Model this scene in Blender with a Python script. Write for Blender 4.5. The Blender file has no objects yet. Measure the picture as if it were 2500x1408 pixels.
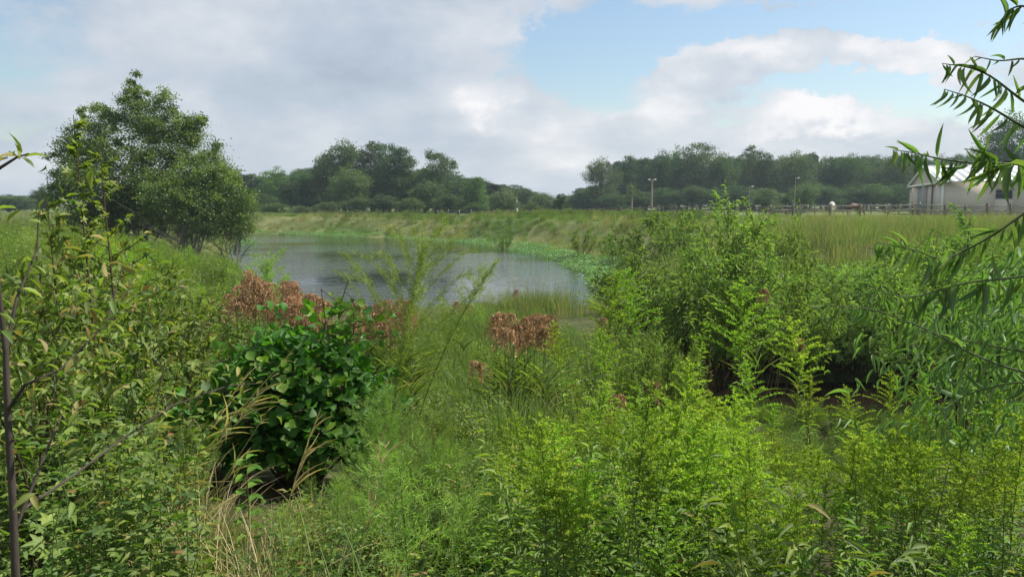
import bpy, math, random
import numpy as np
from mathutils import Vector, Matrix
R = math.radians
rng = np.random.default_rng(11)
random.seed(11)
scn = bpy.context.scene
COL = scn.collection

# ------------------------------------------------------------------ camera
F = 1853.0                      # focal length in pixels of a 2500 px wide picture
PITCH = R(6.34)
EYE = 1.7
cam_d = bpy.data.cameras.new('camera')
cam_d.sensor_width = 36.0
cam_d.lens = 36.0 * F / 2500.0
cam_d.clip_start = 0.05
cam_d.clip_end = 6000
cam = bpy.data.objects.new('camera', cam_d)
COL.objects.link(cam)
cam.location = (0, 0, EYE)
cam.rotation_euler = (R(90) - PITCH, 0, 0)
scn.camera = cam

# ------------------------------------------------------------------ sun, sky, exposure
SUN_EL, SUN_AZ = R(54), R(74)       # azimuth measured clockwise from +Y (the view direction)
sun_d = bpy.data.lights.new('sun', 'SUN')
sun_d.energy = 5.0
sun_d.angle = R(0.6)
sun_d.color = (1.0, 0.95, 0.86)
sun = bpy.data.objects.new('sun', sun_d)
COL.objects.link(sun)
sdir = Vector((math.sin(SUN_AZ) * math.cos(SUN_EL), math.cos(SUN_AZ) * math.cos(SUN_EL), math.sin(SUN_EL)))
sun.rotation_euler = sdir.to_track_quat('Z', 'Y').to_euler()

scn.view_settings.view_transform = 'Standard'
scn.view_settings.look = 'None'
scn.view_settings.exposure = 0.5
scn.view_settings.gamma = 1.0
scn.view_settings.use_curve_mapping = False
scn.render.engine = 'CYCLES'
scn.cycles.max_bounces = 6
scn.cycles.diffuse_bounces = 3
scn.cycles.glossy_bounces = 2
scn.cycles.transmission_bounces = 4
scn.cycles.transparent_max_bounces = 4
scn.cycles.volume_bounces = 0
scn.cycles.use_denoising = True
scn.cycles.sample_clamp_indirect = 3.0
scn.render.use_persistent_data = False

world = bpy.data.worlds.new('World')
scn.world = world
world.use_nodes = True
WN = world.node_tree
WN.nodes.clear()

def wn(t, **kw):
    n = WN.nodes.new(t)
    for k, v in kw.items():
        setattr(n, k, v)
    return n

def wl(a, b):
    WN.links.new(a, b)

def wmath(op, a, b=None, c=None, clamp=False):
    n = wn('ShaderNodeMath', operation=op)
    n.use_clamp = clamp
    for i, v in enumerate((a, b, c)):
        if v is None:
            continue
        if isinstance(v, (int, float)):
            n.inputs[i].default_value = v
        else:
            wl(v, n.inputs[i])
    return n.outputs[0]

def build_sky():
    out = wn('ShaderNodeOutputWorld')
    sky = wn('ShaderNodeTexSky', sky_type='NISHITA')
    sky.sun_disc = False
    sky.sun_elevation = SUN_EL
    sky.sun_rotation = SUN_AZ
    sky.air_density = 1.3
    sky.dust_density = .8
    sky.ozone_density = 2.5
    bg1 = wn('ShaderNodeBackground')
    bg1.inputs['Strength'].default_value = 0.10
    wl(sky.outputs[0], bg1.inputs['Color'])
    tc = wn('ShaderNodeTexCoord')
    sep = wn('ShaderNodeSeparateXYZ')
    wl(tc.outputs['Generated'], sep.inputs[0])
    X, Y, Z = sep.outputs
    # cloud layer seen in perspective
    zz = wmath('ADD', wmath('MAXIMUM', Z, 0.0), 0.16)
    px = wmath('DIVIDE', X, zz)
    py = wmath('DIVIDE', Y, zz)
    cmb = wn('ShaderNodeCombineXYZ')
    wl(px, cmb.inputs[0]); wl(py, cmb.inputs[1])
    def noise(vec, scale, detail, rough, loc=(0, 0, 0), sc=(1, 1, 1), dist=0.0):
        mp = wn('ShaderNodeMapping')
        mp.inputs['Location'].default_value = loc
        mp.inputs['Scale'].default_value = sc
        wl(vec, mp.inputs['Vector'])
        n = wn('ShaderNodeTexNoise')
        n.inputs['Scale'].default_value = scale
        n.inputs['Detail'].default_value = detail
        n.inputs['Roughness'].default_value = rough
        n.inputs['Distortion'].default_value = dist
        wl(mp.outputs[0], n.inputs['Vector'])
        return n.outputs['Fac']
    big = noise(cmb.outputs[0], 0.55, 4, 0.5, (3.1, 1.7, 0), dist=0.4)
    mid = noise(cmb.outputs[0], 1.5, 8, 0.55, (7.3, 2.2, 0), dist=0.3)
    puff = noise(tc.outputs['Generated'], 7.0, 9, 0.58, (0, 0, 0), (1, 1, 1.8))
    puff2 = noise(tc.outputs['Generated'], 3.0, 6, 0.5, (4, 0, 0), (1, 1, 2.4))
    # azimuth / elevation, wobbled by noise so that outlines billow
    az = wmath('ARCTAN2', X, Y)
    el = wmath('ARCSINE', Z)
    wob = noise(tc.outputs['Generated'], 9.0, 8, 0.62, (9, 3, 1), (1, 1, 1.5))
    wob2 = noise(tc.outputs['Generated'], 9.0, 8, 0.62, (2, 8, 5), (1, 1, 1.5))
    azw = wmath('ADD', az, wmath('MULTIPLY', wmath('SUBTRACT', wob, 0.5), 0.22))
    elw = wmath('ADD', el, wmath('MULTIPLY', wmath('SUBTRACT', wob2, 0.5), 0.14))
    def uv2ae(u, v):
        a = (u - 1250) / F; b = (704 - v) / F
        x = a; y = math.cos(PITCH) + b * math.sin(PITCH); z = -math.sin(PITCH) + b * math.cos(PITCH)
        return math.atan2(x, y), math.atan2(z, math.hypot(x, y))
    def blob(u, v, su, sv, amp):
        a, e = uv2ae(u, v)
        da = wmath('DIVIDE', wmath('SUBTRACT', azw, a), su / F)
        de = wmath('DIVIDE', wmath('SUBTRACT', elw, e), sv / F)
        q = wmath('ADD', wmath('MULTIPLY', da, da), wmath('MULTIPLY', de, de))
        return wmath('MULTIPLY', wmath('EXPONENT', wmath('MULTIPLY', q, -1.0)), amp)
    def total(base, blobs):
        s = base
        for b in blobs:
            s = wmath('ADD', s, blob(*b))
        return s
    # coverage: grey cloud almost everywhere, open blue to the upper right
    cov = wmath('ADD', wmath('MULTIPLY', mid, 0.9), wmath('MULTIPLY', big, 0.7))
    cov = wmath('SUBTRACT', cov, 0.10)
    cov = total(cov, [(1830, 60, 420, 60, -0.54), (1400, 130, 240, 60, -0.55), (1500, 170, 230, 50, -0.22), (2220, 100, 110, 120, -0.50),
                      (2440, 70, 160, 70, -0.45), (2150, 215, 300, 45, -0.42), (1350, 215, 150, 50, -0.20),
                      (1480, 240, 120, 60, -0.25), (150, 260, 250, 60, -0.10), (120, 130, 300, 60, -0.12),
                      (2450, 250, 160, 40, -0.20),
                      (1700, 160, 180, 60, 0.75), (1640, 130, 90, 40, .25), (1900, 150, 110, 40, 0.45), (2135, 115, 75, 60, 1.15), (2325, 120, 80, 45, 1.1),
                      (1930, 20, 160, 14, 0.35), (1100, 230, 260, 100, 0.25), (900, 60, 500, 90, 0.22),
                      (2000, 290, 120, 40, 0.35), (1850, 400, 900, 90, 0.30), (1650, 270, 260, 40, -0.14), (1900, 215, 200, 30, -0.2), (2280, 330, 200, 40, -0.08), (600, 200, 300, 200, 0.1), (250, 300, 300, 40, -0.1), (60, 60, 160, 60, -0.12)])
    mask = wn('ShaderNodeMapRange', interpolation_type='SMOOTHSTEP')
    mask.inputs['From Min'].default_value = 0.40
    mask.inputs['From Max'].default_value = 0.66
    wl(wmath('ADD', cov, wmath('MULTIPLY', wmath('SUBTRACT', puff, 0.5), 0.45)), mask.inputs['Value'])
    # brightness of the cloud: light tops, grey bellies
    br = wmath('ADD', wmath('MULTIPLY', wmath('SUBTRACT', puff, 0.5), 0.95), wmath('MULTIPLY', wmath('SUBTRACT', puff2, 0.5), 0.8))
    br = wmath('ADD', br, wmath('MULTIPLY', wmath('SUBTRACT', mid, 0.5), 0.5))
    br = wmath('ADD', br, 0.50)
    br = total(br, [(500, 30, 260, 55, 0.10), (900, 60, 260, 60, 0.12), (450, 230, 520, 130, 0.14), (120, 200, 260, 160, .08), (1200, 60, 260, 70, 0.14), (1250, 170, 160, 60, 0.16),
                    (1700, 120, 190, 45, 0.30), (2135, 100, 70, 60, 0.32), (2320, 110, 70, 50, 0.28), (2000, 285, 110, 32, 0.34),
                    (1170, 270, 60, 35, 0.26), (1900, 140, 120, 30, 0.20), (1440, 260, 120, 40, 0.08), (2250, 300, 260, 30, 0.12),
                    (80, 120, 260, 90, -0.20), (350, 200, 240, 60, -0.14), (700, 215, 240, 60, -0.14), (870, 60, 60, 40, -0.12),
                    (650, 270, 300, 30, -0.06), (950, 200, 120, 40, -0.12), (150, 350, 260, 60, -0.12), (1550, 320, 120, 25, -0.12),
                    (1850, 250, 520, 120, 0.20), (1400, 330, 400, 80, 0.08), (2000, 345, 150, 16, -0.14), (1700, 225, 160, 20, -0.12), (1250, 420, 500, 60, 0.08), (60, 430, 200, 40, 0.14)])
    ramp = wn('ShaderNodeValToRGB')
    e = ramp.color_ramp.elements
    e[0].position = 0.05; e[0].color = (0.27, 0.315, 0.38, 1)
    e[1].position = 0.98; e[1].color = (0.720, 0.700, 0.705, 1)
    m = ramp.color_ramp.elements.new(0.42); m.color = (0.375, 0.425, 0.495, 1)
    m = ramp.color_ramp.elements.new(0.70); m.color = (0.500, 0.525, 0.565, 1)
    wl(br, ramp.inputs[0])
    bg2 = wn('ShaderNodeBackground')
    bg2.inputs['Strength'].default_value = 1.0
    wl(ramp.outputs[0], bg2.inputs['Color'])
    mix = wn('ShaderNodeMixShader')
    wl(wmath('MULTIPLY', mask.outputs[0], 0.93), mix.inputs[0])
    wl(bg1.outputs[0], mix.inputs[1])
    wl(bg2.outputs[0], mix.inputs[2])
    wl(mix.outputs[0], out.inputs['Surface'])
    world.cycles.sampling_method = 'MANUAL'
    world.cycles.sample_map_resolution = 512
build_sky()

# ------------------------------------------------------------------ materials
def new_mat(name):
    m = bpy.data.materials.new(name)
    m.use_nodes = True
    m.node_tree.nodes.clear()
    return m

def nd(m, t, **kw):
    n = m.node_tree.nodes.new(t)
    for k, v in kw.items():
        setattr(n, k, v)
    return n

def lk(m, a, b):
    m.node_tree.links.new(a, b)

def leaf_mat(name, stops, trans=0.35, gloss=0.05, rough=0.5, vary=0.25, hue=0.02, patch=0.0):
    """leaf surface: colour by each leaf's own tint, diffuse + translucent + a little sheen"""
    m = new_mat(name)
    at = nd(m, 'ShaderNodeAttribute', attribute_name='tint')
    rp = nd(m, 'ShaderNodeValToRGB')
    el = rp.color_ramp.elements
    while len(el) > len(stops):
        el.remove(el[-1])
    while len(el) < len(stops):
        el.new(0.5)
    for e, (p, c) in zip(el, stops):
        e.position = p; e.color = (*c, 1)
    lk(m, at.outputs['Fac'], rp.inputs[0])
    oi = nd(m, 'ShaderNodeObjectInfo')
    mr = nd(m, 'ShaderNodeMapRange')
    mr.inputs['To Min'].default_value = 1 - vary
    mr.inputs['To Max'].default_value = 1 + vary
    lk(m, oi.outputs['Random'], mr.inputs['Value'])
    mh = nd(m, 'ShaderNodeMapRange')
    mh.inputs['To Min'].default_value = 0.5 - hue
    mh.inputs['To Max'].default_value = 0.5 + hue
    mul = nd(m, 'ShaderNodeMath', operation='MULTIPLY'); mul.inputs[1].default_value = 7.31
    fr = nd(m, 'ShaderNodeMath', operation='FRACT')
    lk(m, oi.outputs['Random'], mul.inputs[0]); lk(m, mul.outputs[0], fr.inputs[0]); lk(m, fr.outputs[0], mh.inputs['Value'])
    hs = nd(m, 'ShaderNodeHueSaturation')
    lk(m, mh.outputs[0], hs.inputs['Hue'])
    lk(m, mr.outputs[0], hs.inputs['Value'])
    lk(m, rp.outputs[0], hs.inputs['Color'])
    col = hs.outputs[0]
    df = nd(m, 'ShaderNodeBsdfDiffuse')
    lk(m, col, df.inputs['Color'])
    tr = nd(m, 'ShaderNodeBsdfTranslucent')
    tm = nd(m, 'ShaderNodeMix', data_type='RGBA', blend_type='MULTIPLY')
    tm.inputs['Factor'].default_value = 1.0
    lk(m, col, tm.inputs[6])
    tm.inputs[7].default_value = (1.6, 1.9, 0.75, 1)
    lk(m, tm.outputs[2], tr.inputs['Color'])
    mx = nd(m, 'ShaderNodeMixShader'); mx.inputs[0].default_value = trans
    lk(m, df.outputs[0], mx.inputs[1]); lk(m, tr.outputs[0], mx.inputs[2])
    last = mx.outputs[0]
    if gloss > 0:
        gl = nd(m, 'ShaderNodeBsdfGlossy')
        gl.inputs['Roughness'].default_value = rough + .12
        gl.inputs['Color'].default_value = (0.9, 0.95, 1, 1)
        m2 = nd(m, 'ShaderNodeMixShader'); m2.inputs[0].default_value = gloss * .6
        lk(m, last, m2.inputs[1]); lk(m, gl.outputs[0], m2.inputs[2])
        last = m2.outputs[0]
    o = nd(m, 'ShaderNodeOutputMaterial')
    lk(m, last, o.inputs['Surface'])
    return m

def solid_mat(name, ca, cb, scale=8.0, rough=0.8, stretch=(1, 1, 1), bump=0.2, metallic=0.0, detail=6, spec=0.3):
    m = new_mat(name)
    tc = nd(m, 'ShaderNodeTexCoord')
    mp = nd(m, 'ShaderNodeMapping'); mp.inputs['Scale'].default_value = stretch
    lk(m, tc.outputs['Object'], mp.inputs[0])
    nz = nd(m, 'ShaderNodeTexNoise')
    nz.inputs['Scale'].default_value = scale; nz.inputs['Detail'].default_value = detail; nz.inputs['Roughness'].default_value = 0.6
    lk(m, mp.outputs[0], nz.inputs['Vector'])
    rp = nd(m, 'ShaderNodeValToRGB')
    rp.color_ramp.elements[0].position = 0.3; rp.color_ramp.elements[0].color = (*ca, 1)
    rp.color_ramp.elements[1].position = 0.7; rp.color_ramp.elements[1].color = (*cb, 1)
    lk(m, nz.outputs['Fac'], rp.inputs[0])
    b = nd(m, 'ShaderNodeBsdfPrincipled')
    b.inputs['Roughness'].default_value = rough
    b.inputs['Metallic'].default_value = metallic
    b.inputs['Specular IOR Level'].default_value = spec
    lk(m, rp.outputs[0], b.inputs['Base Color'])
    if bump:
        bp = nd(m, 'ShaderNodeBump'); bp.inputs['Strength'].default_value = bump; bp.inputs['Distance'].default_value = 0.02
        lk(m, nz.outputs['Fac'], bp.inputs['Height']); lk(m, bp.outputs[0], b.inputs['Normal'])
    o = nd(m, 'ShaderNodeOutputMaterial')
    lk(m, b.outputs[0], o.inputs['Surface'])
    return m

M = {}
M['golden'] = leaf_mat('goldenrod_leaf', [(0, (.080, .140, .016)), (.5, (.130, .205, .022)), (.85, (.20, .28, .032)), (.97, (.24, .23, .045)), (1, (.22, .13, .05))], .42, .05)
M['plume'] = leaf_mat('goldenrod_plume', [(0, (.16, .255, .030)), (.6, (.245, .345, .040)), (1, (.40, .42, .06))], .40, .02)
M['fennel'] = leaf_mat('dogfennel_leaf', [(0, (.14, .21, .045)), (1, (.25, .33, .08))], .40, .03)
M['grass'] = leaf_mat('green_grass', [(0, (.060, .120, .020)), (.6, (.105, .185, .028)), (.86, (.15, .21, .04)), (1, (.34, .27, .13))], .38, .05)
M['marsh'] = leaf_mat('marsh_grass', [(0, (.080, .130, .020)), (.6, (.135, .195, .032)), (.90, (.20, .24, .055)), (1, (.36, .28, .14))], .38, .06)
M['field'] = leaf_mat('field_grass', [(0, (.070, .120, .030)), (.4, (.115, .175, .042)), (.75, (.18, .225, .070)), (1, (.36, .31, .16))], .35, .03, hue=.025)
M['tan'] = leaf_mat('tan_grass', [(0, (.090, .145, .04)), (.45, (.155, .20, .065)), (.78, (.25, .24, .11)), (1, (.42, .34, .19))], .35, .03, hue=.02)
M['straw'] = leaf_mat('straw_blade', [(0, (.17, .21, .05)), (.35, (.36, .30, .12)), (1, (.52, .41, .22))], .30, .06)
M['forb'] = leaf_mat('weed_leaf', [(0, (.065, .120, .018)), (.5, (.115, .185, .024)), (.85, (.19, .25, .04)), (.96, (.24, .20, .06)), (1, (.26, .12, .05))], .36, .04)
M['olive'] = leaf_mat('olive_leaf', [(0, (.065, .105, .018)), (.5, (.125, .18, .028)), (.88, (.21, .26, .045)), (.97, (.26, .20, .07)), (1, (.30, .13, .06))], .36, .04)
M['lime'] = leaf_mat('lime_leaf', [(0, (.15, .24, .025)), (.6, (.24, .34, .035)), (1, (.33, .38, .06))], .40, .03)
M['alder'] = leaf_mat('alder_leaf', [(0, (.055, .130, .014)), (.6, (.095, .200, .020)), (.93, (.15, .26, .03)), (1, (.26, .27, .04))], .36, .035, .45, vary=.25)
M['willow'] = leaf_mat('willow_leaf', [(0, (.085, .150, .038)), (.6, (.14, .22, .055)), (.93, (.20, .28, .08)), (1, (.30, .26, .08))], .34, .06, .42)
M['willowfar'] = leaf_mat('sapling_willow_leaf', [(0, (.12, .20, .042)), (.6, (.19, .28, .065)), (1, (.27, .35, .12))], .40, .06, .4)
M['shore'] = leaf_mat('shore_leaf', [(0, (.07, .16, .03)), (.6, (.12, .25, .045)), (1, (.22, .34, .10))], .30, .10)
M['brownhead'] = leaf_mat('bulrush_head', [(0, (.19, .10, .052)), (.5, (.34, .195, .105)), (1, (.50, .335, .21))], .12, .02, vary=.2, hue=.012)
M['stalk'] = leaf_mat('green_stalk', [(0, (.055, .075, .022)), (1, (.11, .15, .04))], .05, .05)
M['drystalk'] = leaf_mat('dry_stalk', [(0, (.05, .035, .022)), (1, (.13, .09, .05))], .05, .03)
M['treeA'] = leaf_mat('broadleaf_dark', [(0, (.026, .055, .015)), (.6, (.050, .090, .024)), (1, (.095, .145, .036))], .26, .05, vary=.15)
M['treeB'] = leaf_mat('broadleaf_mid', [(0, (.040, .075, .018)), (.6, (.072, .118, .028)), (1, (.125, .18, .045))], .28, .05, vary=.15)
M['treeC'] = leaf_mat('broadleaf_light', [(0, (.060, .110, .022)), (.6, (.10, .165, .030)), (1, (.15, .215, .05))], .32, .05, vary=.12)
M['treeG'] = leaf_mat('broadleaf_grey', [(0, (.050, .082, .028)), (.6, (.085, .125, .045)), (1, (.14, .19, .075))], .28, .06, vary=.12)
M['pine'] = leaf_mat('pine_needle', [(0, (.018, .036, .014)), (1, (.036, .060, .022))], .15, .05, vary=.12)
M['bigtree'] = leaf_mat('maple_leaf', [(0, (.045, .080, .014)), (.55, (.090, .140, .020)), (.985, (.18, .24, .032)), (1, (.20, .12, .04))], .34, .07, vary=.1)
M['bark'] = solid_mat('grey_bark', (.10, .085, .068), (.21, .19, .16), 14, .9, (1, 1, .25), .6)
M['barkdark'] = solid_mat('dark_bark', (.035, .028, .022), (.085, .07, .055), 14, .9, (1, 1, .25), .6)
M['palebark'] = solid_mat('pale_bark', (.17, .155, .125), (.34, .31, .26), 18, .9, (1, 1, .3), .4)
M['post'] = solid_mat('weathered_wood', (.07, .055, .045), (.17, .14, .115), 9, .9, (1, 1, .2), .5)
M['rail'] = solid_mat('silver_wood', (.20, .18, .155), (.36, .33, .29), 6, .85, (.2, 1, 1), .3)
M['pole'] = solid_mat('pole_wood', (.22, .19, .14), (.36, .32, .24), 5, .85, (1, 1, .1), .3)
M['steel'] = solid_mat('dull_steel', (.16, .16, .15), (.28, .28, .27), 10, .5, bump=0, metallic=.6)
M['lampw'] = solid_mat('lamp_housing', (.42, .42, .40), (.52, .52, .50), 5, .5, bump=0)
M['barnwall'] = solid_mat('beige_siding', (.50, .44, .37), (.62, .55, .47), .35, .7, (1, 1, .35), .02)
M['barndoor'] = solid_mat('grey_door_sheet', (.27, .265, .24), (.33, .325, .30), .6, .7, (1, 1, 1), .02)
M['barnroof'] = solid_mat('pale_metal_roof', (.50, .54, .55), (.66, .68, .68), .5, .45, (1, .4, 1), .02, metallic=.2)
M['trimw'] = solid_mat('white_trim', (.62, .63, .62), (.74, .75, .74), 1, .6, bump=0)
M['darkglass'] = solid_mat('dark_window', (.012, .017, .028), (.02, .028, .045), 1, .15, bump=0, spec=.5)
M['rust'] = solid_mat('rail_steel', (.06, .05, .045), (.13, .10, .08), 5, .7, bump=0)
M['horsew'] = solid_mat('white_horse_coat', (.60, .54, .46), (.74, .69, .61), 3, .8, bump=0)
M['horseb'] = solid_mat('chestnut_horse_coat', (.09, .04, .02), (.15, .065, .03), 3, .6, bump=0)
M['horsehair'] = solid_mat('pale_horse_hair', (.55, .46, .34), (.68, .6, .48), 20, .8, bump=0)
M['hairdark'] = solid_mat('dark_horse_hair', (.03, .02, .015), (.06, .04, .03), 20, .8, bump=0)
M['hoof'] = solid_mat('hoof_horn', (.05, .04, .035), (.09, .075, .06), 10, .6, bump=0)

# ------------------------------------------------------------------ terrain
POND = np.array([(-33, 90), (-27, 76), (-22, 60), (-18.6, 50), (-14.5, 38), (-10, 29.5), (-6.5, 26.2), (-2.5, 25.8), (2.4, 24.6),
                 (4.6, 28), (5.0, 33), (5.0, 39), (4.2, 45), (2.4, 52), (.4, 60), (-3.8, 68), (-9, 74.5), (-15, 80), (-22, 85), (-28, 89)], float)
t_ = np.linspace(0, 2 * np.pi, 22, endpoint=False)
POOL = np.stack([7.3 + 4.6 * np.cos(t_) * (1 + .08 * np.sin(3 * t_)), 12.9 + 1.75 * np.sin(t_) * (1 + .1 * np.cos(2 * t_ + 1))], 1)

def sdist(poly, x, y):
    """signed distance to a polygon, positive outside"""
    x = np.asarray(x, float); y = np.asarray(y, float)
    d2 = np.full(x.shape, 1e18)
    inside = np.zeros(x.shape, bool)
    n = len(poly)
    for i in range(n):
        ax, ay = poly[i]; bx, by = poly[(i + 1) % n]
        ex, ey = bx - ax, by - ay
        t = np.clip(((x - ax) * ex + (y - ay) * ey) / (ex * ex + ey * ey), 0, 1)
        d2 = np.minimum(d2, (x - ax - t * ex) ** 2 + (y - ay - t * ey) ** 2)
        c = ((ay > y) != (by > y))
        with np.errstate(divide='ignore', invalid='ignore'):
            xi = (bx - ax) * (y - ay) / (by - ay if by != ay else 1e-9) + ax
        inside ^= c & (x < xi)
    return np.where(inside, -1, 1) * np.sqrt(d2)

def sst(a, b, x):
    t = np.clip((x - a) / (b - a), 0, 1)
    return t * t * (3 - 2 * t)

WATER_Z = -1.8

def ground(x, y):
    x = np.asarray(x, float); y = np.asarray(y, float)
    near = np.interp(y, [-60, 3, 5, 8, 12, 26], [0, 0, -.12, -1.0, -1.42, -1.5])
    left = np.interp(y, [-60, 4, 9, 30, 60, 95, 160], [0, -.02, -.25, -.35, -.3, -.1, 0])
    right = np.interp(y, [-60, 4, 8, 12, 18, 24, 95, 160], [0, -.05, -.95, -1.42, -1.3, .36, .3, .3])
    wl_ = sst(-9, -4.5, x)
    s = left * (1 - wl_) + near * wl_
    wr = sst(6, 11, x + np.clip(y - 17, 0, 3) * 1.2)
    wr = np.maximum(wr, sst(24, 28, y) * sst(-9, -2, x))
    s = s * (1 - wr) + right * wr
    far = sst(82, 100, y)
    lowc = np.exp(-((x - 12) / 28) ** 2) * sst(84, 115, y)
    s = s * (1 - far) + (.12 + .2 * sst(15, 45, x)) * far - .55 * lowc
    s = s + .07 * np.sin(x * .7 + 1.3) * np.cos(y * .55) + .05 * np.sin(x * 1.9 + y * 1.3)
    d1 = sdist(POND, x, y)
    t1 = .12 * sst(0, 1.2, d1) + .88 * sst(1.2, 6.5, d1)
    t1 = t1 + (sst(0, 2.2, d1) - t1) * (1 - sst(23, 27, y)) * .9
    zo = (WATER_Z - .03) + (s - WATER_Z + .03) * t1
    z = np.where(d1 > 0, zo, WATER_Z - .03 + np.maximum(d1, -4) * .3)
    d2 = sdist(POOL, x, y)
    t2 = sst(0, 1.3, d2)
    zp = (WATER_Z - .03) + (z - WATER_Z + .03) * t2
    z = np.where(d2 > 0, zp, np.minimum(z, WATER_Z - .03 + np.maximum(d2, -2) * .4))
    return z

def gz(x, y):
    return float(ground(np.array([x]), np.array([y]))[0])

def water_d(x, y):
    return np.minimum(sdist(POND, x, y), sdist(POOL, x, y))

def ray_z(v, d):
    """height at depth d seen at picture row v"""
    b = (704 - np.asarray(v, float)) / F
    return EYE + d * (-math.sin(PITCH) + b * math.cos(PITCH)) / (math.cos(PITCH) + b * math.sin(PITCH))

def ray_x(u, d, v=520):
    b = (704 - v) / F
    return (u - 1250) / F * d / (math.cos(PITCH) + b * math.sin(PITCH))

def col_u(x, y):
    return 1250 + F * x / np.maximum(y, .01)

# ------------------------------------------------------------------ mesh builder
class MB:
    def __init__(s):
        s.v = []; s.t = []; s.f = []; s.m = []; s.n = 0
    def add(s, V, faces, tint=0.5, mat=0):
        V = np.asarray(V, float).reshape(-1, 3)
        tint = np.full(len(V), tint) if np.isscalar(tint) else np.asarray(tint, float)
        s.v.append(V); s.t.append(tint)
        faces = np.asarray(faces)
        s.f.append(faces + s.n); s.m.append(np.full(len(faces), mat))
        s.n += len(V)
    def mesh(s, name, mats, smooth=False):
        me = bpy.data.meshes.new(name)
        V = np.concatenate(s.v); T = np.concatenate(s.t)
        me.vertices.add(len(V)); me.vertices.foreach_set('co', V.astype(np.float32).ravel())
        cnt = np.concatenate([np.full(len(f), f.shape[1]) for f in s.f])
        loops = np.concatenate([f.ravel() for f in s.f])
        me.loops.add(len(loops)); me.loops.foreach_set('vertex_index', loops.astype(np.int32))
        me.polygons.add(len(cnt))
        st = np.concatenate([[0], np.cumsum(cnt)[:-1]])
        me.polygons.foreach_set('loop_start', st.astype(np.int32))
        me.polygons.foreach_set('material_index', np.concatenate(s.m).astype(np.int32))
        if smooth:
            me.polygons.foreach_set('use_smooth', np.ones(len(cnt), bool))
        a = me.attributes.new('tint', 'FLOAT', 'POINT')
        a.data.foreach_set('value', T.astype(np.float32))
        for m in (mats if isinstance(mats, (list, tuple)) else [mats]):
            me.materials.append(M[m] if isinstance(m, str) else m)
        me.update(calc_edges=True)
        return me
    def tube(s, pts, rad, sides=5, tint=0.5, mat=0, cap=True):
        P = np.asarray(pts, float); n = len(P)
        r = np.full(n, rad) if np.isscalar(rad) else np.asarray(rad, float)
        D = np.gradient(P, axis=0); D /= np.linalg.norm(D, axis=1)[:, None] + 1e-12
        ref = np.where(np.abs(D[:, 2:3]) > .9, np.array([[1., 0, 0]]), np.array([[0, 0, 1.]]))
        A = np.cross(D, ref); A /= np.linalg.norm(A, axis=1)[:, None] + 1e-12
        for i in range(1, n):                       # keep the rings from twisting
            a = A[i - 1] - D[i] * np.dot(A[i - 1], D[i]); l = np.linalg.norm(a)
            if l > 1e-6: A[i] = a / l
        B = np.cross(D, A)
        th = np.linspace(0, 2 * np.pi, sides, endpoint=False)
        V = P[:, None] + r[:, None, None] * (np.cos(th)[None, :, None] * A[:, None] + np.sin(th)[None, :, None] * B[:, None])
        i = np.arange(n - 1)[:, None] * sides; j = np.arange(sides)[None]; k = (j + 1) % sides
        Fq = np.stack([i + j, i + k, i + sides + k, i + sides + j], -1).reshape(-1, 4)
        s.add(V.reshape(-1, 3), Fq, tint, mat)
        if cap:
            s.add(V[-1], [[0, a, a + 1] for a in range(1, sides - 1)], tint, mat)
    def box(s, lo, hi, tint=.5, mat=0, xf=None):
        x0, y0, z0 = lo; x1, y1, z1 = hi
        V = np.array([(x0, y0, z0), (x1, y0, z0), (x1, y1, z0), (x0, y1, z0), (x0, y0, z1), (x1, y0, z1), (x1, y1, z1), (x0, y1, z1)], float)
        if xf is not None: V = xf(V)
        s.add(V, [(0, 3, 2, 1), (4, 5, 6, 7), (0, 1, 5, 4), (1, 2, 6, 5), (2, 3, 7, 6), (3, 0, 4, 7)], tint, mat)

# leaf templates: (verts [along, across, lift], faces)
def strip_leaf(ws, curl=0.0, fold=0.0):
    """a leaf as a strip; ws are half widths at even steps, zero widths close the ends"""
    n = len(ws); V = []; Fc = []; idx = []
    for i, w in enumerate(ws):
        t = i / (n - 1); z = -curl * t * t
        x = t * (1 - .15 * curl * t)
        if w == 0:
            idx.append((len(V),)); V.append((x, 0, z))
        else:
            idx.append((len(V), len(V) + 1, len(V) + 2)); V += [(x, -w, z + fold * w), (x, 0, z), (x, w, z + fold * w)]
    for a, b in zip(idx, idx[1:]):
        if len(a) == 1 and len(b) == 3: Fc += [(a[0], b[0], b[1]), (a[0], b[1], b[2])]
        elif len(a) == 3 and len(b) == 3: Fc += [(a[0], b[0], b[1]), (a[0], b[1], a[1]), (a[1], b[1], b[2]), (a[1], b[2], a[2])]
        elif len(a) == 3 and len(b) == 1: Fc += [(a[0], b[0], a[1]), (a[1], b[0], a[2])]
    return np.array(V, float), np.array(Fc)
DIA = (np.array([(0, 0, 0), (.45, -.5, .08), (1, 0, -.05), (.45, .5, .08)], float), np.array([(0, 1, 2), (0, 2, 3)]))
BLADE = (np.array([(0, -.5, 0), (0, .5, 0), (.5, -.45, .0), (.5, .45, .0), (1, 0, -.1)], float), np.array([(0, 2, 1), (1, 2, 3), (2, 4, 3)]))
LANCE = strip_leaf([0, .45, .5, .3, 0], .18, .25)
LANCE_S = strip_leaf([0, .5, .32, 0], .15, .25)
OBOV = strip_leaf([0, .16, .38, .5, .5, .34, 0], .22, .3)
WILL = strip_leaf([0, .4, .5, .42, .26, 0], .35, .3)
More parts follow.
